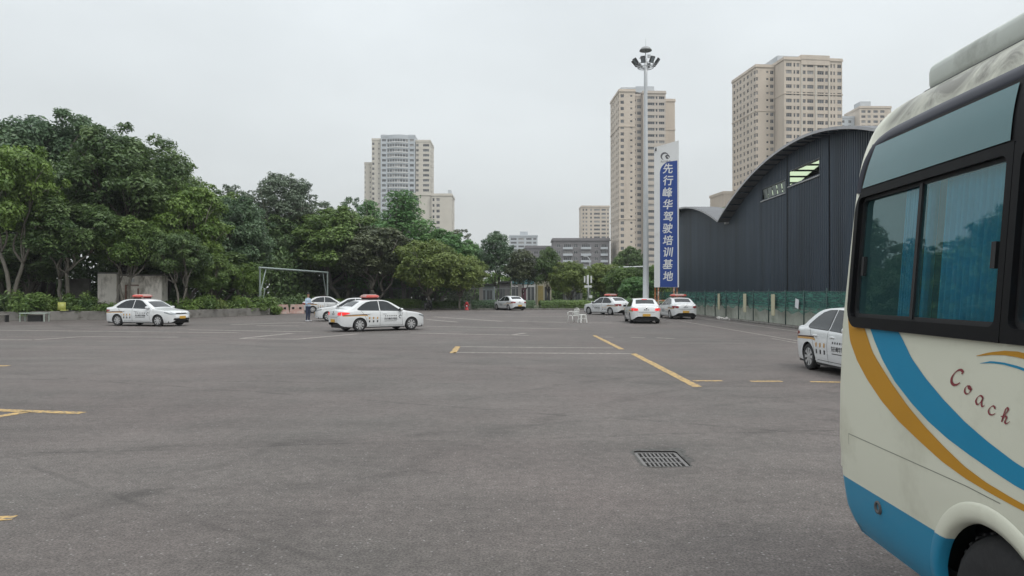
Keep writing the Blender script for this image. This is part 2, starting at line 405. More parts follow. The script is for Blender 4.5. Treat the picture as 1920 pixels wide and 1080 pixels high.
# ------------------------------------------------------------------ driving school cars
M_white = mat('car_white', (.70, .715, .72), .28, var=.03, scale=2, coat=.6, dirt=((.5, .49, .46), .58, .85, 1.7))
M_black = mat('black_trim', (.018, .018, .019), .5, var=.15)
M_tyre = mat('tyre_rubber', (.022, .022, .023), .85, var=.3, scale=20, bump=.2)
M_rim = mat('hubcap_silver', (.50, .50, .50), .35, .35, var=.08)
M_cglass = mat('car_glass', (.015, .019, .022), .05, var=.3, scale=1.5, spec=.5)
M_red = mat('tail_red', (.26, .015, .02), .2, var=.1, spec=.7)
M_redlit = emit('brake_lit', (.75, .03, .03), .55)
M_lamp = mat('headlamp', (.33, .35, .36), .12, .2, var=.3, scale=12)
M_bar = mat('roof_sign_red', (.50, .07, .05), .35, var=.15, scale=5)
M_bartop = mat('roof_sign_top', (.42, .27, .24), .5, var=.15)
M_plate = mat('plate_yellow', (.62, .36, .06), .5, var=.06)
M_chrome = mat('chrome', (.55, .55, .56), .15, .9, var=.05)
M_ink = mat('ink_black', (.03, .03, .035), .5)
M_gold = mat('stripe_gold', (.55, .31, .10), .45); M_brown = mat('stripe_brown', (.07, .03, .02), .45)
M_seam = mat('panel_gap', (.10, .10, .10), .8)
ZT = [(-2.27,.74),(-2.255,.86),(-2.21,.97),(-2.14,1.015),(-2.0,1.035),(-1.80,1.05),(-1.70,1.08),(-1.5,1.21),(-1.25,1.365),(-1.05,1.43),(-.75,1.462),(-.4,1.472),(-.1,1.462),(.12,1.435),(.3,1.372),(.6,1.21),(.9,1.035),(1.0,.985),(1.1,.955),(1.3,.925),(1.6,.885),(1.85,.83),(2.0,.77),(2.1,.70),(2.16,.62),(2.185,.52)]
PW = [(-2.27,.50),(-2.24,.62),(-2.18,.72),(-2.05,.80),(-1.85,.85),(-1.5,.87),(0,.877),(1.2,.87),(1.6,.855),(1.85,.81),(2.0,.74),(2.1,.64),(2.16,.52),(2.185,.40)]
ZB = [(-2.27,.42),(-2.2,.30),(-2.05,.24),(-1.6,.2),(1.6,.19),(1.95,.2),(2.1,.23),(2.185,.36)]
def car_section(x):
    zt = sinterp(ZT, x); W_ = sinterp(PW, x); zb = interp(ZB, x); zl = zb
    for xa in (-1.325, 1.325):
        dx = abs(x-xa)
        if dx < .352: zl = max(zl, .30+math.sqrt(.352**2-dx*dx))
    belt = lerp(.965, .90, (x+2.2)/4.3)
    zsh = min(belt, zt-.045)
    def ybody(z):
        t = (z-.2)/(belt-.2)
        return W_*interp([(-.2,.88),(0,.93),(.12,.965),(.3,.985),(.5,.997),(.62,1.0),(.66,.992),(.85,.985),(1,.955)], t)
    pts = []
    for k in range(11): z = lerp(zl, zsh, k/10); pts.append((ybody(z), z))
    y0 = pts[-1][0]
    crown = .045 if zt > 1.1 else .05
    ze = zt-crown*.6
    gh = max(ze-.035-zsh, .004)
    for k in range(1, 7):
        z = zsh+gh*k/6; pts.append((y0-.02*min(1, gh*20)*min(1, k)-.40*(z-zsh)-.12*(z-zsh)**2, z))
    ye, zz = pts[-1]
    rx = min(.10, ye*.4)
    for k in range(1, 5):
        a = math.pi/2*k/4; pts.append((ye-rx*(1-math.cos(a)), zz+(ze-zz)*math.sin(a)))
    yc = pts[-1][0]
    for k in range(1, 7):
        y = yc*(1-k/6); pts.append((y, ze+(zt-ze)*(1-(y/yc)**2)))
    return pts
def car_body():
    xs = sorted(set([round(-2.27+i*4.455/120, 4) for i in range(121)] + [s*1.325+d for s in (-1, 1) for d in (-.353, -.351, -.34, -.32, .32, .34, .351, .353)]))
    q = MB(); q.smooth = True; rows = []
    for x in xs:
        h = car_section(x)
        rows.append([(x, -y, z) for y, z in h] + [(x, y, z) for y, z in reversed(h[:-1])])
    q.grid(rows)
    q.poly(list(reversed(rows[0]))); q.poly(rows[-1])
    return q
_cb = car_body(); CAR_MESH = _cb.mesh('body', M_white)
BV = BVHTree.FromPolygons([Vector(v) for v in _cb.v], _cb.f)
def hit(o, d, off):
    h = BV.ray_cast(Vector(o), Vector(d))
    if h[0] is None: return None
    n = h[1]
    if n.dot(Vector(d)) > 0: n = -n
    return h[0]+n*off
def prj(p, view, off, side=-1):
    """lay a flat point on the body: 'side' p=(x,z), 'front'/'rear' p=(y,z), 'top' p=(x,y)"""
    if view == 'side': o, d = (p[0], side*3, p[1]), (0, -side, 0)
    elif view == 'front': o, d = (4, p[0], p[1]), (-1, 0, 0)
    elif view == 'rear': o, d = (-4, p[0], p[1]), (1, 0, 0)
    else: o, d = (p[0], p[1], 3), (0, 0, -1)
    return hit(o, d, off)
def patch(lo, hi, view, off=.006, nu=14, nv=6, side=-1, q=None):
    """a sheet following the body between two edge lines"""
    a, b = resample([(*p, 0) for p in lo], nu), resample([(*p, 0) for p in hi], nu)
    rows = []; last = None
    for j in range(nv):
        r_ = []
        for i in range(nu):
            p = a[i].lerp(b[i], j/(nv-1)); h = prj((p.x, p.y), view, off, side)
            if h is None: h = last if last is not None else Vector((0, 0, .5))
            last = h; r_.append(h)
        rows.append(r_)
    q = q or MB(); q.smooth = True
    return q.grid(rows, flip=(view in ('rear',)) or (view == 'side' and side == 1))
def line_patch(pts, wd, view, off=.0035, side=-1, q=None):
    q = q or MB(); P = resample([(*p, 0) for p in pts], 16); lo, hi = [], []
    for i, p in enumerate(P):
        t = (P[min(i+1, 15)]-P[max(i-1, 0)]).normalized(); n = Vector((-t.y, t.x, 0))*wd/2
        lo.append((p-n).to_2d()[:]); hi.append((p+n).to_2d()[:])
    return patch(lo, hi, view, off, 16, 2, side, q)
def decal_text(body, x, z, h, side, m, name, parent, bold=.01, squeeze=1.0):
    v, f = text_points(body, 0.0, 0.0, 1)
    if not v: return
    q = MB(); s = h
    # the car's right side reads left to right towards the front, its left side towards the rear
    for j, sh_ in enumerate((-.004, .004)):
        pts = []
        for a, b in v:
            xx = x + (a*s*squeeze if side == -1 else -a*s*squeeze)+sh_
            p = prj((xx, z+b*s), 'side', .004+.001*j, side); pts.append(p if p else Vector((xx, side*.87, z+b*s)))
        n = q.add(pts)
        for fc in f: q.face(*[n+i for i in (fc if side == -1 else reversed(fc))])
    q.build(name, m, parent)
WIN_F_LO = [(-.28,.955),(.1,.945),(.62,.93),(.80,.922)]; WIN_F_HI = [(-.28,1.385),(-.05,1.378),(.16,1.335),(.78,.945)]
WIN_R_LO = [(-1.42,1.02),(-1.36,.985),(-1.2,.972),(-.36,.958)]; WIN_R_HI = [(-1.40,1.06),(-1.18,1.21),(-.95,1.325),(-.72,1.375),(-.36,1.387)]
def wheel(parent, x, y):
    s = 1 if y > 0 else -1
    wq = MB(); R0 = .305; wd = .10
    prof = [(.20,-wd*s),(.27,-wd*s),(R0-.012,-wd*.9*s),(R0,-wd*.55*s),(R0,wd*.55*s),(R0-.012,wd*.9*s),(.27,wd*s),(.205,wd*.92*s)]
    wq.lathe(prof, 28, axis='Y')
    w_ = wq.build('wheel', M_tyre, parent, (x, y, R0))
    h = MB()
    yo = wd*.86*s
    h.lathe([(.208,yo*.9),(.207,yo*1.06),(.19,yo*1.05)], 28, axis='Y')
    h.lathe([(.0001,yo*1.12),(.045,yo*1.10),(.06,yo*1.0)], 16, axis='Y')
    for k in range(8):
        a0 = 2*math.pi*k/8
        def P(r, da, yy): return (r*math.cos(a0+da), yy, r*math.sin(a0+da))
        h.poly([P(.04, -.5, yo*1.05), P(.195, -.20, yo*1.04), P(.195, .20, yo*1.04), P(.04, .5, yo*1.05)])
        h.poly([P(.04, -.5, yo*1.05), P(.195, -.20, yo*1.04), P(.195, -.20, yo*.75), P(.04, -.5, yo*.75)])
        h.poly([P(.04, .5, yo*1.05), P(.195, .20, yo*1.04), P(.195, .20, yo*.75), P(.04, .5, yo*.75)])
    h.build('hubcap', M_rim, w_)
    MB().lathe([(.0001,yo*.55),(.206,yo*.6)], 20, axis='Y').build('wheel_disc', M_black, w_)
def roof_sign(parent):
    q = MB(); L_, Wd, z0, z1 = .56, .34, 1.535, 1.70
    def ring(sx, sy, z): return [(-.45+x*Wd*sx, y*L_*sy, z) for x, y in ((-.55,-1),(.55,-1),(1,-.62),(1,.62),(.55,1),(-.55,1),(-1,.62),(-1,-.62))]
    q.smooth = False
    r0 = q.add(ring(.8,.86,z0)); r1 = q.add(ring(1,1,z0+.06)); r2 = q.add(ring(.86,.84,z1-.03))
    for a, b in ((r0, r1), (r1, r2)):
        for k in range(8): q.k = int(a == r1 and k in (2, 6)); q.face(a+k, a+(k+1) % 8, b+(k+1) % 8, b+k)
    q.k = 0
    q.face(*[r0+k for k in reversed(range(8))]); q.face(*[r2+k for k in range(8)])
    o = q.build('roof_sign', [M_bar, M_bartop], parent)
    t = MB(); a = t.add(ring(.80,.78,z1-.028)); b = t.add(ring(.62,.64,z1))
    for k in range(8): t.face(a+k, a+(k+1) % 8, b+(k+1) % 8, b+k)
    t.face(*[b+k for k in range(8)]); t.build('top_panel', M_bartop, o)
    for y in (-.36, .36):
        MB().box(-.7, y-.02, 1.455, -.2, y+.02, 1.54).build('bracket', M_black, o)
def make_car(style):
    """style: dict(sign, brake, front ('a'/'b'), stripe)"""
    root = link('driving_school_car', None)
    body = link('body', CAR_MESH, root)
    seam = MB()
    for sd in (-1, 1):
        for pts in ([(.86,.90),(.80,.6),(.86,.26)], [(-.32,.95),(-.32,.25)], [(-1.28,.97),(-1.12,.78),(-1.02,.6),(-.98,.45)], [(-.98,.28),(.86,.27)]):
            line_patch(pts, .012, 'side', .0025, sd, seam)
    line_patch([(1.02,-.7),(1.02,.7)], .012, 'top', .0025, q=seam); line_patch([(1.05,-.72),(1.6,-.68),(1.98,-.55)], .010, 'top', .0025, q=seam); line_patch([(1.05,.72),(1.6,.68),(1.98,.55)], .010, 'top', .0025, q=seam)
    line_patch([(-.62,.97),(-.60,.72),(-.42,.66),(.42,.66),(.60,.72),(.62,.97)], .012, 'rear', .0025, q=seam)
    stuff(seam.build('panel_gap', M_seam, body))
    for sd in (-1, 1):
        rim = MB()
        for lo, hi in ((WIN_F_LO, WIN_F_HI), (WIN_R_LO, WIN_R_HI)):
            ce = Vector((sum(p[0] for p in lo+hi)/len(lo+hi), sum(p[1] for p in lo+hi)/len(lo+hi)))
            gx = lambda p: (ce.x+(p[0]-ce.x)*1.035, ce.y+(p[1]-ce.y)*1.07)
            patch([gx(p) for p in lo], [gx(p) for p in hi], 'side', .003, 18, 8, sd, rim)
        rim.build('window_rubber', M_black, root)
        for lo, hi in ((WIN_F_LO, WIN_F_HI), (WIN_R_LO, WIN_R_HI)):
            patch(lo, hi, 'side', .007, 18, 8, sd).build('side_window', M_cglass, root)
        for x in (-.18, -1.02):
            MB().rbox(x, sd*.868-.022, .80, x+.20, sd*.868+.022, .835, .012).build('door_handle', M_white, root)
        mr_ = MB(); mr_.smooth = True; mr_.rbox(.66, sd*.94-.10, .93, .80, sd*.94+.10, 1.06, .05); mr_.box(.68, sd*.83-.05, .93, .74, sd*.83+.06, .96)
        mo = mr_.build('mirror', M_white, root)
        MB().rbox(.650, sd*.94-.085, .945, .664, sd*.94+.085, 1.05, .006).build('mirror_glass', M_cglass, mo)
        for x in (-1.325, 1.325): wheel(root, x, sd*.755)
        # tail lamp wraps the corner
        t = MB(); patch([(-2.15,.74),(-1.80,.83)], [(-2.16,.90),(-1.84,.87)], 'side', .006, 8, 5, sd, t)
        patch([(sd*.46,.76),(sd*.70,.74)], [(sd*.50,.88),(sd*.72,.90)], 'rear', .006, 8, 5, -1, t)
        tl = t.build('tail_light', M_redlit if style['brake'] else M_red, root)
        hl = MB(); patch([(sd*.42,.60),(sd*.70,.62)], [(sd*.44,.70),(sd*.70,.76)], 'front', .006, 8, 5, -1, hl)
        patch([(1.72,.72),(2.05,.62)], [(1.72,.78),(2.04,.72)], 'side', .006, 8, 5, sd, hl)
        hl.build('headlight', M_lamp, root)
        # livery
        st = MB(); patch([(-2.12,.70),(-1.1,.72),(-.92,.70)], [(-2.12,.735),(-1.1,.765),(-.95,.75)], 'side', .0035, 20, 3, sd, st); st.build('livery_stripe', M_gold, body)
        st = MB(); patch([(-2.14,.738),(-1.1,.768),(-.98,.757)], [(-2.14,.765),(-1.1,.80),(-1.0,.79)], 'side', .0035, 20, 3, sd, st); st.build('livery_stripe', M_brown, body)
        for k in range(3):
            for j in range(2):
                x = -.86+k*.20 if sd == -1 else -.46-k*.20
                z = .615-j*.15
                lm = M_gold if (j == 0) else M_ink
                b_ = MB(); patch([(x-.035,z-.05),(x+.03,z-.045)], [(x-.028,z+.05),(x+.04,z+.045)], 'side', .004, 4, 4, sd, b_); b_.build('livery_mark', lm, body)
        decal_text('先行峰华驾校', .22, .57, .125, sd, M_ink, 'lettering', body, .02, .9)
        rw = MB()
        for k in range(6):
            x = -.05+k*.11
            patch([(x-.03,.68),(x+.03,.68)], [(x-.03,.725),(x+.03,.725)], 'side', .004, 3, 3, sd, rw)
        stuff(rw.build('small_lettering', M_seam, body))
        rw = MB(); patch([(-.1,.455),(.52,.455)], [(-.1,.475),(.52,.475)], 'side', .004, 10, 2, sd, rw); rw.build('small_lettering', M_seam, body)
        em = MB()
        xe = .72
        for k in range(10):
            a0, a1 = 4.4*k/10+.6, 4.4*(k+1)/10+.6
            patch([(xe+.055*math.cos(a0),.66+.055*math.sin(a0)),(xe+.055*math.cos(a1),.66+.055*math.sin(a1))], [(xe+.085*math.cos(a0),.66+.085*math.sin(a0)),(xe+.085*math.cos(a1),.66+.085*math.sin(a1))], 'side', .004, 2, 2, sd, em)
        em.build('emblem', M_ink, body)
        # black sill and wheel wells
        MB().box(-.95, sd*.80-.02, .165, .95, sd*.80+.02, .215).build('sill', M_black, root)
    patch([(.40,-.52),(.40,.52)], [(.92,-.60),(.92,.60)], 'top', .006, 12, 12).build('windscreen', M_cglass, root)
    patch([(-1.58,-.54),(-1.58,.54)], [(-1.20,-.50),(-1.20,.50)], 'top', .006, 12, 12).build('rear_window', M_cglass, root)
    ub = MB(); ub.box(-2.06, -.74, .16, 1.96, .74, .42)
    for x in (-1.325, 1.325): ub.box(x-.36, -.74, .24, x+.36, .74, .70)
    ub.build('underbody', M_black, root)
    bp = MB(); patch([(-.62,.27),(.62,.27)], [(-.66,.36),(.66,.36)], 'rear', .008, 14, 4, -1, bp); bp.build('rear_diffuser', M_black, root)
    # front fascia
    g = MB()
    if style['front'] == 'b':
        patch([(-.40,.635),(.40,.635)], [(-.41,.71),(.41,.71)], 'front', .008, 12, 4, -1, g)
        patch([(-.60,.33),(.60,.33)], [(-.55,.44),(.55,.44)], 'front', .008, 12, 4, -1, g)
    else:
        patch([(-.36,.60),(.36,.60)], [(-.38,.66),(.38,.66)], 'front', .008, 12, 4, -1, g)
        patch([(-.50,.33),(.50,.33)], [(-.46,.43),(.46,.43)], 'front', .008, 12, 4, -1, g)
    g.build('grille', M_black, root)
    p = prj((0, .67), 'front', .02); MB().lathe([(.0001,0),(.05,0),(.055,-.012)], 20, Matrix.Translation(p) @ Matrix.Rotation(R(90), 4, 'Y')).build('badge', M_chrome, root)
    p = prj((0, .90), 'rear', .012); MB().lathe([(.0001,0),(.045,0),(.05,-.012)], 20, Matrix.Translation(p) @ Matrix.Rotation(R(-90), 4, 'Y')).build('badge', M_chrome, root)
    p = prj((0, .48), 'front', .03); MB().rbox(p.x-.012, -.22, .41, p.x+.004, .22, .55, .005).build('number_plate', M_plate, root)
    p = prj((0, .50), 'rear', .03); MB().rbox(p.x-.004, -.22, .43, p.x+.012, .22, .57, .005).build('number_plate', M_plate, root)
    v, f = text_points('教练车', 0.0, 0, 1)
    if v:
        q = MB(); n = q.add([(prj((-a*.105, .80+b*.105), 'rear', .005) or Vector((-2.25, -a*.1, .8+b*.1))) for a, b in v])
        for fc in f: q.face(*[n+i for i in fc])
        q.build('lettering', M_ink, body)
    if style['brake'] == 2:
        p = prj((-1.22, 0), 'top', .012); MB().box(p.x-.03, -.15, p.z-.01, p.x+.02, .15, p.z+.02).build('high_brake_light', M_redlit, root)
    if style['sign']: roof_sign(root)
    return root
protos = {}
CARS = [  # rear-axle point, front-axle point on the ground (x, y), style, label
 ((-21.05, 41.0), (-18.41, 40.2), dict(sign=1, brake=0, front='b'), 'white training sedan facing right at far left before the pale shed wall, front grille visible'),
 ((-7.45, 34.85), (-5.3, 36.4), dict(sign=1, brake=1, front='a'), 'white training sedan nearest the middle left, pointing right with red tail light lit'),
 ((-8.95, 47.75), (-11.58, 47.3), dict(sign=0, brake=0, front='a'), 'white sedan facing left, half hidden behind the near sedan with the lit tail light'),
 ((-17.7, 66.4), (-15.1, 67.0), dict(sign=0, brake=0, front='a'), 'distant white sedan partly hidden behind the person in the pale blue shirt'),
 ((.35, 75.6), (-.85, 77.9), dict(sign=0, brake=0, front='a'), 'small distant white sedan alone in front of the hedge, turning away to the left'),
 ((8.5, 59.9), (7.0, 62.1), dict(sign=1, brake=0, front='a'), 'white training sedan with red roof sign left of the tall lamp mast, seen from behind'),
 ((7.75, 43.7), (7.87, 46.35), dict(sign=0, brake=2, front='a'), 'white sedan seen from behind with both brake lights on, no roof sign'),
 ((11.6, 51.0), (11.42, 53.65), dict(sign=1, brake=0, front='a'), 'white training sedan with red roof sign driving away beside the green mesh fence'),
 ((7.72, 17.35), (7.80, 14.7), dict(sign=0, brake=0, front='a'), 'white training sedan at right with its front end hidden behind the coach'),
]
for (ra, fa, st, lb) in CARS:
    key = tuple(sorted(st.items()))
    if key not in protos: protos[key] = o = make_car(st)
    else: o = copy_tree(protos[key])
    o.location = ((ra[0]+fa[0])/2, (ra[1]+fa[1])/2, 0); o.rotation_euler = (0, 0, math.atan2(fa[1]-ra[1], fa[0]-ra[0]))
    tag(o, lb, 'car', 'white driving school cars on the training lot')
# ------------------------------------------------------------------ coach at the right edge
BY = [(.36,.94),(.42,.972),(.5,.995),(.67,1.012),(.9,1.028),(1.2,1.03),(1.58,1.02),(2.36,.955),(2.5,.94),(2.6,.92),(2.67,.90),(2.75,.872),(2.82,.825),(2.88,.745),(2.93,.62),(2.955,.38),(2.962,.02)]
BR = [(.36,.17),(.42,.08),(.5,.035),(.67,.008),(.9,0),(1.2,.015),(1.58,.03),(2.0,.05),(2.36,.075),(2.5,.09),(2.6,.10),(2.67,.115),(2.75,.145),(2.82,.20),(2.88,.29),(2.93,.45),(2.955,.85),(2.962,1.3)]
BF = [(.36,6.85),(.5,6.98),(.9,7.02),(1.3,6.95),(2.2,6.45),(2.6,6.2),(2.78,6.05),(2.92,5.7),(2.96,5.2)]
AX = (1.66, 5.55); AR = .46; AZ = .375
def bus_y(x, z):
    y = interp(BY, z) if z < 2.36 else sinterp(BY, z); xr = sinterp(BR, z); r_ = .17; u = x-xr
    if u < r_: y = y - r_ + math.sqrt(max(0, r_*r_-(r_-max(u, 0))**2))
    return y
def coach_body():
    zs = [.36,.39,.42,.46,.5,.58,.67,.78,.9,1.0,1.1,1.2,1.4,1.58,1.62,1.8,2.0,2.2,2.33,2.36,2.4,2.45,2.5,2.55,2.6,2.635,2.67,2.71,2.75,2.785,2.82,2.845,2.87,2.895,2.915,2.93,2.945,2.955,2.962]
    xs = sorted(set([round(.30+.1*i, 3) for i in range(60)] + [round(a+AR*math.cos(math.pi*k/24), 4) for a in AX for k in range(25)] + [a+s*(AR+.002) for a in AX for s in (-1, 1)] + [.24]))
    q = MB(); q.smooth = True; rows = []
    for z in zs:
        y = interp(BY, z) if z < 2.36 else sinterp(BY, z); xr = sinterp(BR, z); xf = sinterp(BF, z); rr = min(.17, y*.9); rf = min(.4, y*.9)
        h = []
        for k in range(5): h.append((xr, (y-rr)*k/5, z))
        for k in range(9): a = math.pi/2*k/8; h.append((xr+rr*(1-math.cos(a)), y-rr+rr*math.sin(a), z))
        for x in xs:
            X = lerp(xr+rr, xf-rf, (x-.17)/(6.62-.17)) if not (z < 1.0) else x
            zz = z
            for a in AX:
                dx = abs(x-a)
                if dx < AR and z < 1.0:
                    zl = AZ+math.sqrt(AR*AR-dx*dx); zz = lerp(zl, 1.0, (z-.36)/.64)
            if z >= 1.0: X = max(min(x, xf-rf), xr+rr)
            yy = interp(BY, zz) if zz < 2.36 else y
            h.append((X, yy, zz))
        for k in range(9): a = math.pi/2*k/8; h.append((xf-rf+rf*math.sin(a), y-rf+rf*math.cos(a), z))
        for k in range(1, 6): h.append((xf, (y-rf)*(1-k/5), z))
        rows.append([(x, -y_, z_) for x, y_, z_ in h] + [(x, y_, z_) for x, y_, z_ in reversed(h[1:-1])] + [(h[0][0], 0, h[0][2])])
    idx = [q.add(r_) for r_ in rows]; n = len(rows[0])
    for i in range(len(rows)-1):
        for j in range(n-1):
            c = [rows[i][j], rows[i][j+1], rows[i+1][j+1], rows[i+1][j]]
            mx_, mz = sum(p[0] for p in c)/4, sum(p[2] for p in c)/4; my = sum(abs(p[1]) for p in c)/4
            if 1.61 < mz < 2.345 and .30 < mx_ < 6.1 and my > .9: continue          # window openings
            q.face(idx[i]+j, idx[i]+j+1, idx[i+1]+j+1, idx[i+1]+j)
    return q
M_cream = mat('coach_cream', (.69, .69, .565), .40, var=.035, scale=1.1, coat=.15, bump=.04, bscale=2.2, dirt=((.50, .49, .38), .52, .80, 1.7))
def coach_paint():
    m = M_cream; t = m.node_tree; b = t.nodes['Principled BSDF']; K = t.links.new
    src = b.inputs['Base Color'].links[0].from_socket
    c = N(t, 'ShaderNodeTexCoord'); s = N(t, 'ShaderNodeSeparateXYZ'); K(c.outputs['Object'], s.inputs[0])
    lt = N(t, 'ShaderNodeMath', operation='LESS_THAN'); K(s.outputs['Z'], lt.inputs[0]); lt.inputs[1].default_value = .672
    mx = N(t, 'ShaderNodeMix', data_type='RGBA'); K(lt.outputs[0], mx.inputs[0]); K(src, mx.inputs[6]); mx.inputs[7].default_value = (.013, .235, .40, 1)
    # weather-stained roof: streaky grime lying on the upper shoulder
    mp_ = N(t, 'ShaderNodeMapping'); mp_.inputs['Scale'].default_value = (1.3, 1.6, 1.2); K(c.outputs['Object'], mp_.inputs[0])
    n = N(t, 'ShaderNodeTexNoise'); n.inputs['Scale'].default_value = 2.6; n.inputs['Detail'].default_value = 8; n.inputs['Roughness'].default_value = .68; n.inputs['Distortion'].default_value = 1.2; K(mp_.outputs[0], n.inputs['Vector'])
    r1 = N(t, 'ShaderNodeMapRange'); r1.inputs['From Min'].default_value = .26; r1.inputs['From Max'].default_value = .60; K(n.outputs[0], r1.inputs['Value'])
    hz = N(t, 'ShaderNodeMapRange'); hz.inputs['From Min'].default_value = 2.66; hz.inputs['From Max'].default_value = 2.74; K(s.outputs['Z'], hz.inputs['Value'])
    xr = N(t, 'ShaderNodeMapRange'); xr.inputs['From Min'].default_value = .25; xr.inputs['From Max'].default_value = .55; K(s.outputs['X'], xr.inputs['Value'])
    f = N(t, 'ShaderNodeMath', operation='MULTIPLY'); K(r1.outputs[0], f.inputs[0]); K(hz.outputs[0], f.inputs[1])
    f2 = N(t, 'ShaderNodeMath', operation='MULTIPLY'); K(f.outputs[0], f2.inputs[0]); K(xr.outputs[0], f2.inputs[1])
    m2 = N(t, 'ShaderNodeMix', data_type='RGBA'); K(f2.outputs[0], m2.inputs[0]); K(mx.outputs[2], m2.inputs[6]); m2.inputs[7].default_value = (.125, .118, .085, 1)
    K(m2.outputs[2], b.inputs['Base Color'])
coach_paint()
bus = empty('coach', (3.03, 4.65, 0), 'cream and blue minibus coach with orange and blue swooshes at the right edge', 'coach', math.atan2(-1, -.0419))
cbody = coach_body().build('body', M_cream, bus)
M_frame = mat('window_frame_black', (.009, .009, .010), .5, var=.15, scale=6, spec=.12)
M_rub = mat('window_rubber', (.012, .012, .013), .6)
M_bgl = glassmat('coach_glass', (.84, .94, .95), 2.0)
M_upgl = mat('roof_glass', (.055, .16, .175), .06, var=.1, scale=1, spec=.7)
M_orange = mat('coach_orange', (.52, .255, .022), .5, var=.03, spec=.3); M_cblue = mat('coach_blue', (.013, .235, .41), .5, var=.03, spec=.3)
M_curt = mat('curtain_blue', (.06, .52, .80), .8, var=.15, scale=3)
M_crease = mat('panel_crease', (.22, .22, .18), .7)
M_navy = mat('drip_rail', (.012, .013, .03), .35)
def bpatch(lo, hi, off, nu, nv, side, name, m, parent):
    a, b = resample([(*p, 0) for p in lo], nu), resample([(*p, 0) for p in hi], nu); rows = []
    for j in range(nv):
        rows.append([(p.x, side*(bus_y(p.x, p.y)+off), p.y) for p in (a[i].lerp(b[i], j/(nv-1)) for i in range(nu))])
    q = MB(); q.smooth = True; q.grid(rows, flip=side > 0); return q.build(name, m, parent)
TILT = math.atan2(1.02-.955, .78)
def winplane(side, off=0.0):    # maps (x, v up the window plane, w outward) to the coach's own space
    def f(x, v, w_=0.0):
        z = 1.58+v*math.cos(TILT)-0*w_; y = 1.02-v*math.sin(TILT)
        return Vector((x, side*(y+(w_+off)*math.cos(TILT)), z+(w_+off)*math.sin(TILT)))
    return f
def rrect(x0, v0, x1, v1, r_, n=6):
    o = []
    for cx, cy, a0 in ((x1-r_, v1-r_, 0), (x0+r_, v1-r_, 90), (x0+r_, v0+r_, 180), (x1-r_, v0+r_, 270)):
        for k in range(n+1): a = R(a0+90*k/n); o.append((cx+r_*math.cos(a), cy+r_*math.sin(a)))
    return o
def ring_frame(f, outer, inner, w0, w1):   # a closed frame between two outlines of equal count, with thickness
    q = MB(); n = len(outer)
    A = q.add([f(*p, w1) for p in outer]); B = q.add([f(*p, w1) for p in inner]); C = q.add([f(*p, w0) for p in inner]); D = q.add([f(*p, w0) for p in outer])
    for k in range(n):
        j = (k+1) % n
        for a, b in ((A, B), (B, C), (D, A), (C, D)): q.face(a+k, a+j, b+j, b+k)
    return q
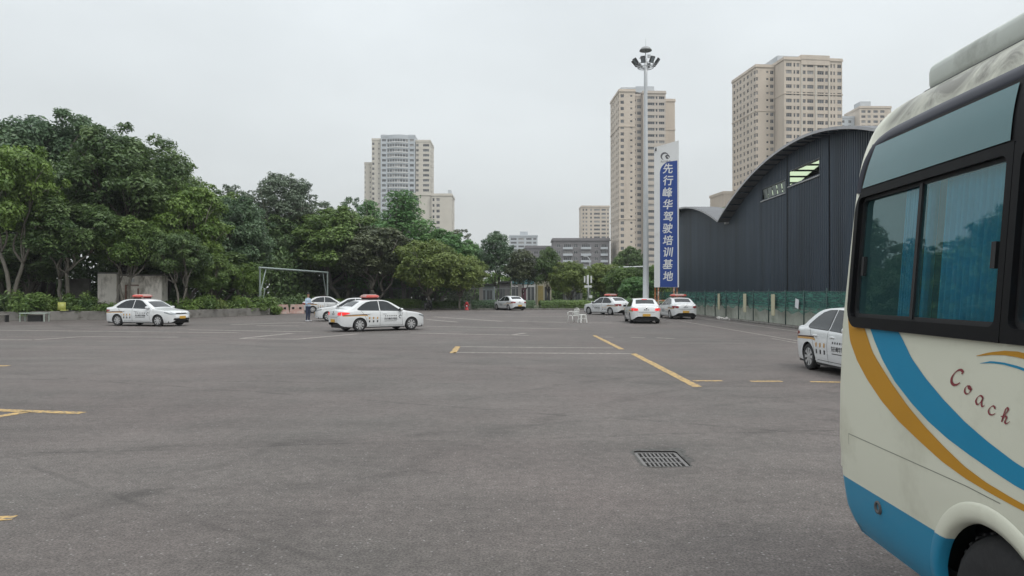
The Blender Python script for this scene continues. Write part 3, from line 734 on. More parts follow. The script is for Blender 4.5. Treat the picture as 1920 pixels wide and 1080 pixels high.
for side in (-1, 1):
    f = winplane(side)
    units = [(.262, 1.755, .13, .03), (1.755, 3.235, .03, .03), (3.235, 4.715, .03, .03), (4.715, 6.15, .03, .08)]
    for i, (x0, x1, ra, rb) in enumerate(units):
        if i == 0: outer = rrect(x0, 0, x1-.004, .80, .13); outer = [p if p[0] < 1 else (p[0] if p[0] < x1-.14 else x1-.004, 0 if p[1] < .4 else .80) for p in outer]
        else: outer = rrect(x0, 0, x1-.004, .80, .02)
        inner = rrect(x0+.045, .06, x1-.045, .755, .04)
        q = ring_frame(f, outer, inner, -.03, .022); wf = q.build('window_frame', M_frame, bus)
        xm = (x0+x1)/2-.02
        ia = rrect(x0+.045, .06, x1-.045, .755, .04); ib = rrect(x0+.062, .082, x1-.062, .738, .03)
        ring_frame(f, ia, ib, -.028, -.004).build('inner_frame', M_rub, wf)
        q = MB()
        for a, b, w0, w1 in ((xm-.006, xm+.022, -.03, .004),):
            q.box(0, 0, 0, 1, 1, 1); base = len(q.v)-8
            cs = [(a,.07,w0),(b,.07,w0),(b,.07,w1),(a,.07,w1),(a,.745,w0),(b,.745,w0),(b,.745,w1),(a,.745,w1)]
            for k, c in enumerate(cs): q.v[base+k] = tuple(f(*c))
        q.build('sliding_stile', M_rub, wf)
        for k, (a, b, wv) in enumerate(((x0+.053, xm+.01, -.022), (xm+.005, x1-.053, -.008))):
            q = MB(); q.quad(f(a,.07,wv), f(b,.07,wv), f(b,.748,wv), f(a,.748,wv)); pn = q.build('window_pane', M_bgl, bus)
            if side < 0:
                lx = a+.06 if k == 0 else b-.05
                q = MB(); 
                for c0, c1 in (((lx-.016,.30),(lx+.016,.41)),):
                    q.box(0,0,0,1,1,1); base = len(q.v)-8
                    cs = [(c0[0],c0[1],wv+.002),(c1[0],c0[1],wv+.002),(c1[0],c0[1],wv+.02),(c0[0],c0[1],wv+.02),(c0[0],c1[1],wv+.002),(c1[0],c1[1],wv+.002),(c1[0],c1[1],wv+.02),(c0[0],c1[1],wv+.02)]
                    for kk, c in enumerate(cs): q.v[base+kk] = tuple(f(*c))
                q.build('window_latch', M_rub, pn)
        for c0, c1 in (((x0+.43, x0+.70), (x0+.83, x0+1.30)) if i == 0 else ((x0+.06, x0+.42), (x1-.45, x1-.06))):
            rows = []
            for j in range(2):
                rows.append([(c0+(c1-c0)*k/60, side*(.925 if j == 0 else .865)+side*.022*math.sin(k*1.05+.6*math.sin(k*.37)), 1.60 if j == 0 else 2.345) for k in range(61)])
            q = MB(); q.smooth = True; q.grid(rows); q.build('curtain', M_curt, bus)
    bpatch([(.25, 2.37), (6.1, 2.37)], [(.33, 2.645), (6.0, 2.645)], .003, 60, 8, side, 'roof_band', M_frame, bus)
    for x0, x1 in ((.31, 1.70), (1.79, 3.19), (3.28, 4.67), (4.76, 6.0)):
        s0 = .09 if x0 < .5 else .0
        bpatch([(x0, 2.392), (x1, 2.392)], [(x0+s0, 2.625), (x1, 2.625)], .009, 30, 8, side, 'roof_quarter_glass', M_upgl, bus)
    # drip rail, curling down at the rear
    path = [(.262, 2.37), (.272, 2.45), (.30, 2.54), (.345, 2.605), (.42, 2.648), (.56, 2.668), (1, 2.675), (3, 2.675), (6.0, 2.675)]
    P = resample([(p[0]-.012*(p[0] < .9), p[1], 0) for p in path], 90); q = MB(); q.smooth = True; rows = [[], [], []]
    for k, p in enumerate(P):
        t = (P[min(k+1, 89)]-P[max(k-1, 0)]).normalized(); n = Vector((-t.y, t.x, 0))*.030
        if k == 0: pass
        for j, (o_, dd) in enumerate(((-1, .002), (0, .016), (1, .002))):
            c = p+n*o_; rows[j].append((c.x, side*(bus_y(c.x, c.y)+dd), c.y))
    q.grid(rows, flip=side > 0); q.build('drip_rail', M_navy, bus)
    # swooshes
    oL = [(.24,1.635),(.256,1.589),(.284,1.496),(.388,1.391),(.53,1.296),(.712,1.203),(.902,1.128),(1.115,1.067),(1.305,1.018),(1.492,.987),(1.659,.972),(1.84,.961),(2.3,.945),(2.9,.955)]
    oR = [(.435,1.635),(.473,1.588),(.585,1.458),(.649,1.415),(.809,1.318),(.99,1.223),(1.155,1.151),(1.323,1.09),(1.492,1.037),(1.645,1.008),(1.84,.988),(2.3,.965),(2.9,.965)]
    bL = [(.515,1.635),(.548,1.587),(.61,1.517),(.712,1.421),(.856,1.324),(1.033,1.24),(1.194,1.178),(1.358,1.13),(1.524,1.095),(1.688,1.066),(1.84,1.042),(2.3,1.01),(3.1,1.01)]
    bR = [(.83,1.635),(.878,1.584),(.936,1.539),(1.022,1.46),(1.155,1.38),(1.323,1.298),(1.492,1.23),(1.659,1.177),(1.84,1.131),(2.3,1.06),(3.1,1.03)]
    bpatch(oL, oR, .0022, 90, 7, side, 'swoosh', M_orange, cbody); bpatch(bL, bR, .0022, 90, 7, side, 'swoosh', M_cblue, cbody)
    bpatch([(1.57,1.515),(1.673,1.529),(1.756,1.535),(1.84,1.534),(2.2,1.50)], [(1.57,1.517),(1.659,1.538),(1.756,1.552),(1.84,1.556),(2.2,1.53)], .0022, 24, 3, side, 'swoosh', M_orange, cbody)
    bpatch([(1.597,1.487),(1.673,1.496),(1.756,1.498),(1.84,1.491),(2.15,1.45)], [(1.597,1.488),(1.673,1.504),(1.756,1.506),(1.84,1.501),(2.15,1.465)], .0022, 24, 3, side, 'swoosh', M_cblue, cbody)
    # panel joint
    bpatch([(.274,.946),(1.15,.951),(1.5,.953),(1.74,.945)], [(.274,.950),(1.15,.955),(1.5,.957),(1.74,.949)], .0015, 40, 2, side, 'panel_gap', M_crease, cbody)
    bpatch([(.272,.885),(.272,.948)], [(.2755,.885),(.2755,.948)], .0015, 4, 2, side, 'panel_gap', M_crease, cbody)
    # wheel arch flares, wheels
    for a in AX:
        q = MB(); q.smooth = True; rows = [[], [], [], [], []]
        for k in range(33):
            an = -.10+(math.pi+.20)*k/32
            for j, (rr, o_) in enumerate(((AR-.012, -.03), (AR-.006, .006), (AR+.02, .013), (AR+.065, .011), (AR+.078, .001))):
                x, z = a+rr*math.cos(an), AZ+rr*math.sin(an); rows[j].append((x, side*(bus_y(x, z)+o_), z))
        q.grid(rows, flip=side < 0); q.build('wheel_arch', M_cream, bus)
        q = MB(); q.lathe([(.20,.11*side),(.33,.125*side),(.375,.10*side),(.392,.06*side),(.392,-.10*side),(.37,-.12*side),(.2,-.12*side)], 40, axis='Y')
        for k in range(40):
            an = 2*math.pi*k/40; M_ = Matrix.Rotation(an, 4, 'Y') @ Matrix.Translation((.392, 0, 0)); q.box(-.004, -.085, -.012, .006, .085, .012, M_)
        wo = q.build('wheel', M_tyre, bus, (a, side*.86, .392))
        h = MB(); h.lathe([(.215,.10*side),(.21,.085*side),(.19,.03*side),(.12,.02*side),(.10,.06*side),(.0001,.07*side)], 32, axis='Y'); h.build('rim', M_rim, wo)
        for k in range(6):
            an = 2*math.pi*k/6; c = (.145*math.cos(an), .035*side, .145*math.sin(an)); MB().lathe([(.0001,c[1]+.015*side),(.012,c[1]+.015*side),(.014,c[1]-.01*side)], 8, Matrix.Translation((c[0],0,c[2])), 'Y').build('wheel_nut', M_chrome, wo)
q = MB()
for a in AX: q.box(a-.5, -.80, .42, a+.5, .80, .88)
q.box(.25, -.88, .40, 6.8, .88, .46)
q.build('underbody', M_black, bus)
q = MB(); q.box(.3, -.93, 1.0, 6.7, .93, 1.02); q.box(.3, -.02, 2.34, 6.3, .02, 2.36); q.build('cabin_floor', mat('coach_floor', (.14, .14, .13), .8), bus)
M_seat = mat('coach_seat', (.10, .13, .14), .85, var=.2)
seatm = MB(); seatm.smooth = True; seatm.rbox(-.06, -.40, 1.02, .06, .40, 1.98, .05); seatm.rbox(-.05, -.40, 1.02, .45, .40, 1.35, .05); seatm = seatm.mesh('seat', M_seat)
for x in (.75, 1.6, 2.45, 3.3, 4.15): 
    for y in (-.45, .45): link('seat', seatm, bus, (x, y, 0))
# roof air conditioner, roof vent, rear lamp, exhaust hole, windscreen
q = MB(); q.smooth = True; q.rbox(.46, -.67, 2.90, 2.9, .67, 3.065, .05); ac = q.build('roof_air_conditioner', mat('grey_plastic', (.52, .55, .50), .5, var=.1, scale=2, dirt=((.15, .15, .12), .5, .75, 2)), bus)
MB().rbox(.44, -.685, 2.86, 2.92, .685, 2.925, .02).build('base_gap', M_rub, ac)  # dark strip along the gap between the unit and the roof
q = MB(); q.lathe([(.11,2.70),(.11,2.86),(.09,2.90),(.0001,2.905)], 20, Matrix.Translation((.55, -.55, -.03))); q.build('roof_vent', mat('vent_plastic', (.25, .2, .18), .6), bus)
MB().rbox(.035, -.985, .70, .075, -.955, .80, .012).build('marker_lamp', mat('lamp_cream', (.6, .58, .5), .3), bus)
q = MB(); yb = -(bus_y(.615, .60)); q.lathe([(.0001,yb+.02),(.02,yb+.02),(.022,yb-.012),(.034,yb-.012),(.038,yb+.004)], 24, Matrix.Translation((.615, 0, .61)), 'Y'); q.build('tow_eye_ring', M_seam, bus)
MB().rbox(.17, -.84, .30, .30, -.78, .40, .01).build('exhaust_tip', M_black, bus)
for y in (-.72, .72): MB().rbox(-.012, y-.12, .85, .06, y+.12, 1.12, .02).build('tail_light', M_red, bus)
q = MB(); rows = []
for j in range(7):
    z = 1.45+j*.14; rows.append([(sinterp(BF, z)+.008, lerp(-.62, .62, k/8), z) for k in range(9)])
q.grid(rows); q.build('windscreen', M_cglass, bus)
# "Coach" in red pen-script: strokes of a broad nib held at an angle
M_script = mat('script_red', (.24, .035, .045), .45)
GLY = {
 'C': [[(.80,.78),(.86,.92),(.74,1.0),(.52,.93),(.28,.70),(.12,.40),(.12,.14),(.28,.02),(.52,.08),(.74,.26)]],
 'o': [[(.62,.86),(.36,.84),(.14,.56),(.12,.22),(.32,.06),(.60,.20),(.78,.52),(.74,.80),(.56,.90),(.50,.72),(.70,.62),(.95,.72)]],
 'a': [[(.78,.82),(.52,.94),(.22,.70),(.08,.34),(.20,.08),(.42,.16),(.66,.50),(.80,.86)], [(.80,.86),(.68,.40),(.72,.10),(.86,.06),(1.02,.24)]],
 'c': [[(.74,.72),(.72,.90),(.54,.94),(.28,.72),(.12,.38),(.22,.08),(.50,.06),(.86,.30)]],
 'h': [[(.10,.46),(.44,.70),(.72,1.22),(.68,1.42),(.54,1.34),(.40,.90),(.22,.02)], [(.26,.24),(.44,.56),(.60,.64),(.64,.48),(.54,.16),(.62,.02),(.80,.10),(1.0,.32)]],
}
def script(ch, x, z, s, side=-1, rot=-.08):
    q = MB(); ca, sa = math.cos(rot), math.sin(rot)
    for st in GLY[ch]:
        P = []
        for i in range(len(st)-1):      # smooth the pen path
            p0 = st[max(i-1, 0)]; p1 = st[i]; p2 = st[i+1]; p3 = st[min(i+2, len(st)-1)]
            for k in range(6):
                t = k/6
                P.append(tuple(.5*((2*p1[c])+(-p0[c]+p2[c])*t+(2*p0[c]-5*p1[c]+4*p2[c]-p3[c])*t*t+(-p0[c]+3*p1[c]-3*p2[c]+p3[c])*t**3) for c in (0, 1)))
        P.append(st[-1])
        nib = Vector((.055, .062)); thin = .020; lo, hi = [], []
        for i, p in enumerate(P):
            t = Vector(P[min(i+1, len(P)-1)])-Vector(P[max(i-1, 0)]); t.normalize(); nn = Vector((-t.y, t.x))
            h = abs(nib.dot(nn))+thin; a = Vector(p)-nn*h; b = Vector(p)+nn*h
            for L_, c in ((lo, a), (hi, b)):
                c = Vector((c.x*ca-c.y*sa, c.x*sa+c.y*ca))
                X, Z = x+c.x*s*1.45, z+c.y*s; L_.append((X, side*(bus_y(X, Z)+.0026), Z))
        q.grid([lo, hi], flip=side > 0)
    return q.build('lettering', M_script, cbody)
for ch, x, z, s in (('C', 1.372, 1.376, .074), ('o', 1.482, 1.347, .044), ('a', 1.568, 1.314, .046), ('c', 1.656, 1.288, .042), ('h', 1.738, 1.272, .044)): script(ch, x, z, s)
# ------------------------------------------------------------------ towers and far buildings
M_beige = mat('tower_beige', (.60, .52, .435), .85, var=.06, scale=.15, dirt=((.42, .36, .30), .5, .8, .12), stretch=(1, 1, .25))
M_cream_w = mat('tower_cream', (.60, .56, .49), .85, var=.05, scale=.2)
M_pale = mat('tower_pale', (.49, .52, .545), .85, var=.06, scale=.2)
M_pink = mat('tower_greige', (.55, .49, .43), .85, var=.05, scale=.2)
M_greyb = mat('grey_brick', (.20, .19, .195), .9, var=.1, scale=.4)
M_wfr = mat('window_frame_pale', (.45, .43, .41), .6)
M_wg = [mat('tower_glass_dark', (.035, .04, .048), .12, var=.4, scale=.3, spec=.7), mat('tower_glass_mid', (.11, .12, .13), .15, var=.3, scale=.3, spec=.7), mat('tower_glass_curtained', (.30, .29, .28), .25, var=.3, scale=.4, spec=.6)]
_wm = {}
def window_mesh(wd, h, v):
    k = (round(wd, 2), round(h, 2), v)
    if k in _wm: return _wm[k]
    q = MB(); q.mi(1); q.quad((.0,.0,.0),(wd,0,0),(wd,0,h),(0,0,h))
    q.mi(0); f = .09
    q.box(0,-.08,0,wd,-.01,f); q.box(0,-.08,h-f,wd,-.01,h); q.box(0,-.08,f,f,-.01,h-f); q.box(wd-f,-.08,f,wd,-.01,h-f)
    n = int(wd/1.1)
    for i in range(1, n+1 if n > 0 else 0):
        x = wd*i/(n+1); q.box(x-.04,-.07,f,x+.04,-.01,h-f)
    if h > 1.3: q.box(f,-.065,h*.68,wd-f,-.012,h*.68+.06)
    _wm[k] = q.mesh('window', [M_wfr, M_wg[v]]); return _wm[k]
class Tower:
    def __init__(s, name, loc, label, seed=1, maxwin=290):
        s.root = empty(name, loc, label, 'apartment building' if 'tower' in name or 'apartment' in name else 'building', group=None)
        s.o = Vector(loc); s.rnd = random.Random(seed); s.n = 0; s.max = maxwin; s.rest = MB()
        s.cand = []
    def block(s, x0, x1, y0, y1, z1, m, cols_front=None, cols_left=None, cols_right=None, floors=30, fh=2.95, top=1.6, sill=.85, head=2.35, name='wing', cornice=.35, band=(), z0=0.0):
        """world-space box wing with windows set into the given faces; cols: list of (u0, u1[, small])"""
        q = MB(); ox, oy = s.o.x, s.o.y
        faces = [((x0,y0),(x1,y0),cols_front), ((x1,y0),(x1,y1),cols_right), ((x1,y1),(x0,y1),None), ((x0,y1),(x0,y0),cols_left)]
        for (a, b, cols) in faces: s.face(q, (a[0]-ox,a[1]-oy), (b[0]-ox,b[1]-oy), z0, z1, cols, floors, fh, top, sill, head)
        X0, X1, Y0, Y1 = x0-ox, x1-ox, y0-oy, y1-oy
        q.quad((X0,Y0,z1),(X1,Y0,z1),(X1,Y1,z1),(X0,Y1,z1))
        wo = q.build(name, m, s.root)
        c = cornice
        if c:
            k = MB(); k.box(X0-c, Y0-c, z1-1.0, X1+c, Y1+c, z1-.55); k.box(X0-c*.5, Y0-c*.5, z1-.55, X1+c*.5, Y1+c*.5, z1+.25); k.build('cornice', m, s.root)
        for zb in band:
            k = MB(); k.box(X0-.22, Y0-.22, zb, X1+.22, Y1+.22, zb+.5); k.build('string_course', m, s.root)
        return wo
    def face(s, q, a, b, z0, z1, cols, floors, fh, top, sill, head):
        a, b = Vector(a), Vector(b); wd = (b-a).length; u = (b-a)/wd; n = Vector((u.y, -u.x)); rz = math.atan2(u.y, u.x)
        if not cols:
            q.quad((*a,z0),(*b,z0),(*b,z1),(*a,z1)); return
        rows = []
        for k in range(floors):
            zf = z1-top-(k+1)*fh
            if zf < z0: break
            rows.append((zf+sill, zf+head))
        rows.reverse()
        us = [0]+[c for col in cols for c in col[:2]]+[wd]
        # piers run full height, spandrels close the strips between windows
        for i in range(0, len(us), 2):
            if us[i+1]-us[i] > 1e-4:
                p, r_ = a+u*us[i], a+u*us[i+1]; q.quad((*p,z0),(*r_,z0),(*r_,z1),(*p,z1))
        dep = .28
        for ci, col in enumerate(cols):
            u0, u1 = col[:2]; small = len(col) > 2
            p, r_ = a+u*u0, a+u*u1; zp = z0
            pi, ri = p-n*dep, r_-n*dep
            for (za, zb) in rows:
                if small: za, zb = za+.35, zb-.25
                q.quad((*p,zp),(*r_,zp),(*r_,za),(*p,za)); zp = zb
                q.quad((*p,za),(*r_,za),(*ri,za),(*pi,za)); q.quad((*pi,zb),(*ri,zb),(*r_,zb),(*p,zb))
                q.quad((*p,za),(*pi,za),(*pi,zb),(*p,zb)); q.quad((*ri,za),(*r_,za),(*r_,zb),(*ri,zb))
                v = s.rnd.choices((0,1,2),(5,4,2))[0]
                s.cand.append((za, pi, rz, u1-u0, zb-za, v))
            q.quad((*p,zp),(*r_,zp),(*r_,z1),(*p,z1))
    def finish(s):
        s.cand.sort(key=lambda c: -c[0])
        for za, pi, rz, wd, h, v in s.cand[:s.max]: link('window', window_mesh(wd, h, v), s.root, (pi.x, pi.y, za), rz)
        rest = {}
        for za, pi, rz, wd, h, v in s.cand[s.max:]:
            me = window_mesh(wd, h, v); T = Matrix.Translation((pi.x, pi.y, za)) @ Matrix.Rotation(rz, 4, 'Z'); b = len(s.rest.v)
            s.rest.v.extend(tuple(T @ q.co) for q in me.vertices)
            for p in me.polygons: s.rest.k = v if p.material_index else 3; s.rest.face(*[b+i for i in p.vertices])
        if s.rest.v: stuff(s.rest.build('lower_windows', [*M_wg, M_wfr], s.root))
def colsof(z, k, base=0.0): return [((a-base)*k, (b-base)*k) for a, b in z]
# middle tower behind the lamp mast
D = 344; mpp = D/FPX
T = Tower('apartment_tower', (60, D, 0), 'tall beige apartment tower behind the white lamp mast', 2)
x = lambda px: (px-960)*mpp
ZT_ = 95.5
T.block(x(1161), x(1191), D, D+23, ZT_, M_beige, [(.6,2.2), (5.1,6.1,1)], [(2,3.4),(6,8),(11,12.5),(16,18),(20.5,22)], floors=31, fh=2.93, band=(ZT_-17.2, ZT_-60))
T.block(x(1191)+.004, x(1207), D+3.5, D+21, ZT_-1.2, M_pink, [(.35,1.15,1), (1.7,3.55)], None, floors=31, fh=2.93, cornice=.15)
T.block(x(1207)+.004, x(1250), D+1, D+23, ZT_-.4, M_pink, [(.6,1.4,1),(2.0,5.4), (5.9,6.8), (7.4,10.0)], None, floors=31, fh=2.93, head=2.25, sill=.95)
T.block(x(1250)+.004, x(1272), D+5, D+24, ZT_-3.0, M_beige, [(.35,1.1,1)], None, floors=30, fh=2.93, band=(ZT_-17.5,))
q = MB(); q.box(x(1168)-60, 4, ZT_, x(1200)-60, 16, ZT_+2.2); q.box(x(1197)-60, 5, ZT_, x(1232)-60, 17, ZT_+3.0); q.build('stair_head', M_pale, T.root)
T.finish()
T.root.rotation_euler = (0, 0, R(2.5))
# right tower above the dark hangar
D = 306; mpp = D/FPX
T = Tower('apartment_tower', (118, D, 0), 'broad beige apartment tower rising above the dark hangar roof', 5, 295)
ZT_ = 97.5
Xa, Xb = 103.2, 111.3
T.block(Xa, Xb, D+8.5, D+33, ZT_, M_beige, [(.2,.9), (4.6,5.5,1), (6.3,7.8)], [(1.5,3.3),(5,6.5),(8,10),(12,13.5),(15.5,17.5),(19.3,20.6),(22.4,24.2)], floors=31, band=(ZT_-19.5,))
T.block(111.5, 136.6, D, D+26, ZT_+.8, M_beige, [(.8,3.2),(4.0,4.75),(5.3,6.5),(8.0,9.2),(9.9,12.6),(13.2,13.7),(14.3,17.1),(17.7,18.9),(20.0,20.7),(21.3,22.0),(23.0,24.8)], [(3.0,3.8)], floors=31, band=(ZT_-14.2,))
q = MB(); q.box(118.6-118, -.35, ZT_-2, 131-118, 10, ZT_+2.0); q.build('roof_parapet', M_beige, T.root)
q = MB(); q.box(-6.5, 6, ZT_, 3, 18, ZT_+3.4); q.build('stair_head', M_pale, T.root)
for xx in (118.9, 125.0, 130.8):
    q = MB(); q.box(xx-118-.25, -.30, 20, xx-118+.25, -.002, ZT_-2.2); q.build('pilaster', M_cream_w, T.root)
q = MB(); q.box(95.5-118, 24, 0, 103.0-118, 40, 46); q.box(95.2-118, 23.7, 45.2, 103.0-118, 40.3, 46.4); q.build('lower_wing', M_beige, T.root)
T.finish()
T.root.rotation_euler = (0, 0, R(6.5))
# left tower with the bowed glazed front
D = 440; mpp = D/FPX
T = Tower('apartment_tower', (-68, D, 0), 'pale apartment tower with a bowed banded front above the left trees', 8, 280)
ZT_ = 94.8; fh = 2.97
T.block(x(678), x(695), D+8, D+24, 80, M_cream_w, [(.15,.6),(3.2,3.8,1)], None, floors=26, fh=fh, cornice=.2)
T.block(x(695)+.004, x(713.5), D+3, D+24, 93.3, M_cream_w, [(.2,1.5),(3.9,4.5,1)], None, floors=26, fh=fh, cornice=.2)
xl, xr_ = x(713.7)+.004, x(777.6)
T.block(xl, xl+3.7, D, D+24, ZT_, M_pale, [(.7,3.0)], None, floors=28, fh=fh, cornice=.15, name='flank')
T.block(xr_-3.9, xr_, D, D+24, ZT_, M_pale, [(.9,3.3)], None, floors=28, fh=fh, cornice=.15, name='flank')
cx, half, bul = (xl+3.7+xr_-3.9)/2, (xr_-3.9-xl-3.7)/2, 1.9
q = MB(); npt = 8; arc = [(cx-68*0-T.o.x+half*(-1+2*k/npt), -bul*(1-(-1+2*k/npt)**2)-.02) for k in range(npt+1)]
arc[0] = (arc[0][0]+.003, arc[0][1]); arc[-1] = (arc[-1][0]-.003, arc[-1][1])
for k in range(npt): T.face(q, arc[k], arc[k+1], 0, ZT_, [(.12, math.dist(arc[k], arc[k+1])-.12)], 28, fh, 1.8, .75, 2.35)
q.poly([(*p, ZT_) for p in arc]); q.build('bowed_bay', M_pale, T.root)
bandm = MB(); outer = [(p[0], p[1]-.25) for p in arc]
for z0, z1 in ((0, .55),):
    n = len(arc)
    for k in range(n-1): 
        bandm.quad((*outer[k],z0),(*outer[k+1],z0),(*outer[k+1],z1),(*outer[k],z1)); bandm.quad((*arc[k],z1),(*outer[k],z1),(*outer[k+1],z1),(*arc[k+1],z1)); bandm.quad((*outer[k],z0),(*arc[k],z0),(*arc[k+1],z0),(*outer[k+1],z0))
bandm = bandm.mesh('balcony_band', mat('band_white', (.66, .66, .64), .8))
for k in range(28): link('balcony_band', bandm, T.root, (0, 0, ZT_-1.8-(k+1)*fh+.1))
T.block(x(778.5), x(806), D+2, D+22, 92.2, M_cream_w, [(.2,1.7),(4.3,7.9)], [(1,3)], [(2,5),(8,11)], floors=28, fh=fh, cornice=.2)
T.finish()
D = 385; mpp = D/FPX
T = Tower('apartment_block', (-46, D, 0), 'lower beige apartment block standing right of the bowed tower', 9, 120)
T.block(x(772), x(808), D+2, D+16, 53.3, M_cream_w, [(.9,3.4)], None, None, floors=16, cornice=.3)
T.block(x(809)+.004, x(847), D, D+18, 52.8, M_cream_w, [(.5,1.5),(2.5,4.2)], None, [(3,5),(9,11)], floors=16, cornice=.3)
q = MB(); q.box(x(838)+46, 5, 52.8, x(844)+46, 9, 55.5); q.build('stair_head', M_pale, T.root)
T.finish()
# slim far tower, curved far block, grey brick blocks, block beyond the right tower
D = 560; mpp = D/FPX
T = Tower('apartment_tower', (60, D, 0), 'slim distant beige tower beside the grey brick block', 11, 90)
T.block(x(1090), x(1143), D, D+18, 67, M_beige, [(1,2.2),(3.2,4.6),(6.6,8.0),(9.5,14),(15.2,18.4),(19.4,20.6)], [(3,5)], floors=21, fh=2.95)
T.finish()
D = 620; mpp = D/FPX
T = Tower('apartment_block', (8, D, 0), 'distant pale block with banded windows above the street trees', 12, 90)
T.block(x(955), x(1008), D, D+18, 49.5, M_pale, [(1.2,6.0),(7.5,12.3),(14.0,18.5),(19.8,22.5)], None, floors=15, fh=3.1, head=2.5)
q = MB(); q.box(x(975)-8, 4, 49.5, x(990)-8, 12, 53); q.build('stair_head', M_pale, T.root)
T.finish()
D = 350; mpp = D/FPX
T = Tower('apartment_block', (33, D, 0), 'grey brick walk-up block with pale balconies below the slim tower', 14, 120)
T.block(x(1037), x(1143), D, D+14, 27.2, M_greyb, [(1.6,3.6),(5.0,8.6),(9.6,11.6),(13.4,17.4),(19.4,21.2),(22.6,25.2)], [(2,4)], floors=8, fh=3.05, top=1.9, cornice=.5)
for a, b in ((x(1037)+4.6, x(1037)+9.2), (x(1037)+13.0, x(1037)+17.8), (x(1037)+22.2, x(1037)+25.6)):
    for k in range(8): 
        z = 27.2-1.9-(k+1)*3.05; q = MB(); q.box(a-33, -.9, z-.1, b-33, -.003, z+.14); q.box(a-33, -.9, z+.14, b-33, -.8, z+.95); q.build('balcony', M_pale, T.root)
T.finish()
T = Tower('apartment_block', (15, 372, 0), 'low grey brick block half hidden behind the dark conical trees', 15, 60)
T.block((985-960)*372/FPX, (1040-960)*372/FPX, 372, 386, 25.0, M_greyb, [(1,3),(4.2,6.4),(7.8,9.8),(11,13)], None, floors=7, fh=3.1, cornice=.4)
T.finish()
D = 435; mpp = D/FPX
T = Tower('apartment_tower', (215, D, 0), 'far pale tower peeking out between the broad tower and the coach roof', 17, 60)
T.block(x(1586), x(1612), D+6, D+20, 106, M_pale, [(.8,2.2),(4.5,6.2)], None, floors=12, fh=2.95, cornice=.2)
T.block(x(1613), x(1672), D, D+20, 110.5, M_beige, [(1,3.4),(4.6,6.4),(8,10.6),(12,14.5)], [(2,4)], floors=12, fh=2.95)
q = MB(); q.box(x(1620)-215, 4, 110.5, x(1640)-215, 12, 114.5); q.build('stair_head', M_pale, T.root)
T.finish()

# ------------------------------------------------------------------ dark hangar on the right
HW = 18.0
M_clad = mat('hangar_cladding', (.043, .062, .088), .45, .2, var=.14, scale=.6, stretch=(1, 1.2, .10), dirt=((.026, .038, .052), .42, .66, .45))
M_roofm = mat('hangar_roof', (.14, .143, .15), .6, .1, var=.1, scale=.5)
M_dark = mat('hangar_inside', (.02, .022, .024), .9)
hg = empty('hangar', (HW, 66, 0), 'dark corrugated metal hangar with two arched roofs behind the mesh fence', 'hangar')
def arch(y):
    c, r_ = (45, 3.25) if y <= 62 else (79, 2.75)
    return 7.6+r_*max(0, 1-((y-c)/(14.5 if y < 45 else 17.0))**2)
pw = 1.84; ribs = 7; ys = []
yy = 26.0; k = 0
M_pgl = mat('frosted_green_pane', (.50, .58, .40), .35, var=.2, scale=1.5); M_dgl = mat('dusty_dark_pane', (.16, .19, .175), .3, var=.4, scale=1)
M_sky = leafmat('skylight_sheet', (.62, .74, .50), (.62, .74, .50), .75)
prof = ((0, 0), (.38, 0), (.50, -.06), (.88, -.06))
def clad(y0, y1, zlo, zhi, name='cladding_panel'):
    q = MB(); nr = max(1, round((y1-y0)/pw*ribs)); pr = (y1-y0)/nr; pts = []
    for r_ in range(nr):
        for (f_, o_) in prof: pts.append((y0+(r_+f_)*pr, o_))
    pts.append((y1, 0)); lo, hi = [], []
    for (y, o_) in pts:
        a = zlo if not callable(zlo) else zlo(y); b = zhi if not callable(zhi) else zhi(y)
        lo.append((o_, y-66, a)); hi.append((o_, y-66, b))
    q.grid([hi, lo]); return q.build(name, M_clad, hg)
wins = ((43.6, 48.3, 8.75, 9.65), (49.0, 53.6, 8.45, 9.2))
y = 26.0
edges = [26.0]
while edges[-1] < 83: edges.append(edges[-1]+pw)
cuts = sorted(set([round(e, 3) for e in edges if not any(a-.5 < e < b+.5 and (abs(e-a) < .5 or abs(e-b) < .5) for a, b, _, _ in wins)] + [w_[i] for w_ in wins for i in (0, 1)] + [62.0]))
for a, b in zip(cuts, cuts[1:]):
    g = .006
    wn = next((w_ for w_ in wins if w_[0]-.01 <= a and b <= w_[1]+.01), None)
    if wn:
        clad(a+g, b-g, .9, wn[2]); clad(a+g, b-g, wn[3], arch)
    else: clad(a+g, b-g, .9, arch)
for i, (a, b, z0, z1) in enumerate(wins):
    q = MB(); q.box(-.02, a-66, z0-.06, .25, b-66, z0); q.box(-.02, a-66, z1, .25, b-66, z1+.06); q.box(-.14, a-66-.1, z0-.16, .02, b-66+.1, z0-.10)
    wo = q.build('window_frame', mat('pale_sill', (.45, .46, .46), .6), hg)
    n = 5
    for k in range(n if i else 0):
        c0, c1 = a-66+(b-a)*k/n+.05, a-66+(b-a)*(k+1)/n-.05
        q = MB(); q.quad((.12, c1, z0+.04), (.12, c0, z0+.04), (.02, c0, z1-.04), (.02, c1, z1-.04)); q.build('window_pane', M_pgl if (i == 0 and k < 5) else M_dgl, wo)
q = MB(); q.box(-.03, 26-66, 0, .3, 85.3-66, .895); q.build('plinth', M_conc, hg)
q = MB(); q.box(30, 26-66, 0, 30.2, 85-66, 7.5); q.box(.3, 85-66, 0, 30, 85.2-66, 8); q.box(.3, 25.8-66, 0, 30, 26-66, 8); q.box(.4, 26-66, .01, 30, 85-66, .05); q.build('light_block_walls', M_dark, hg)  # unseen back and end walls, added to block light from the inside
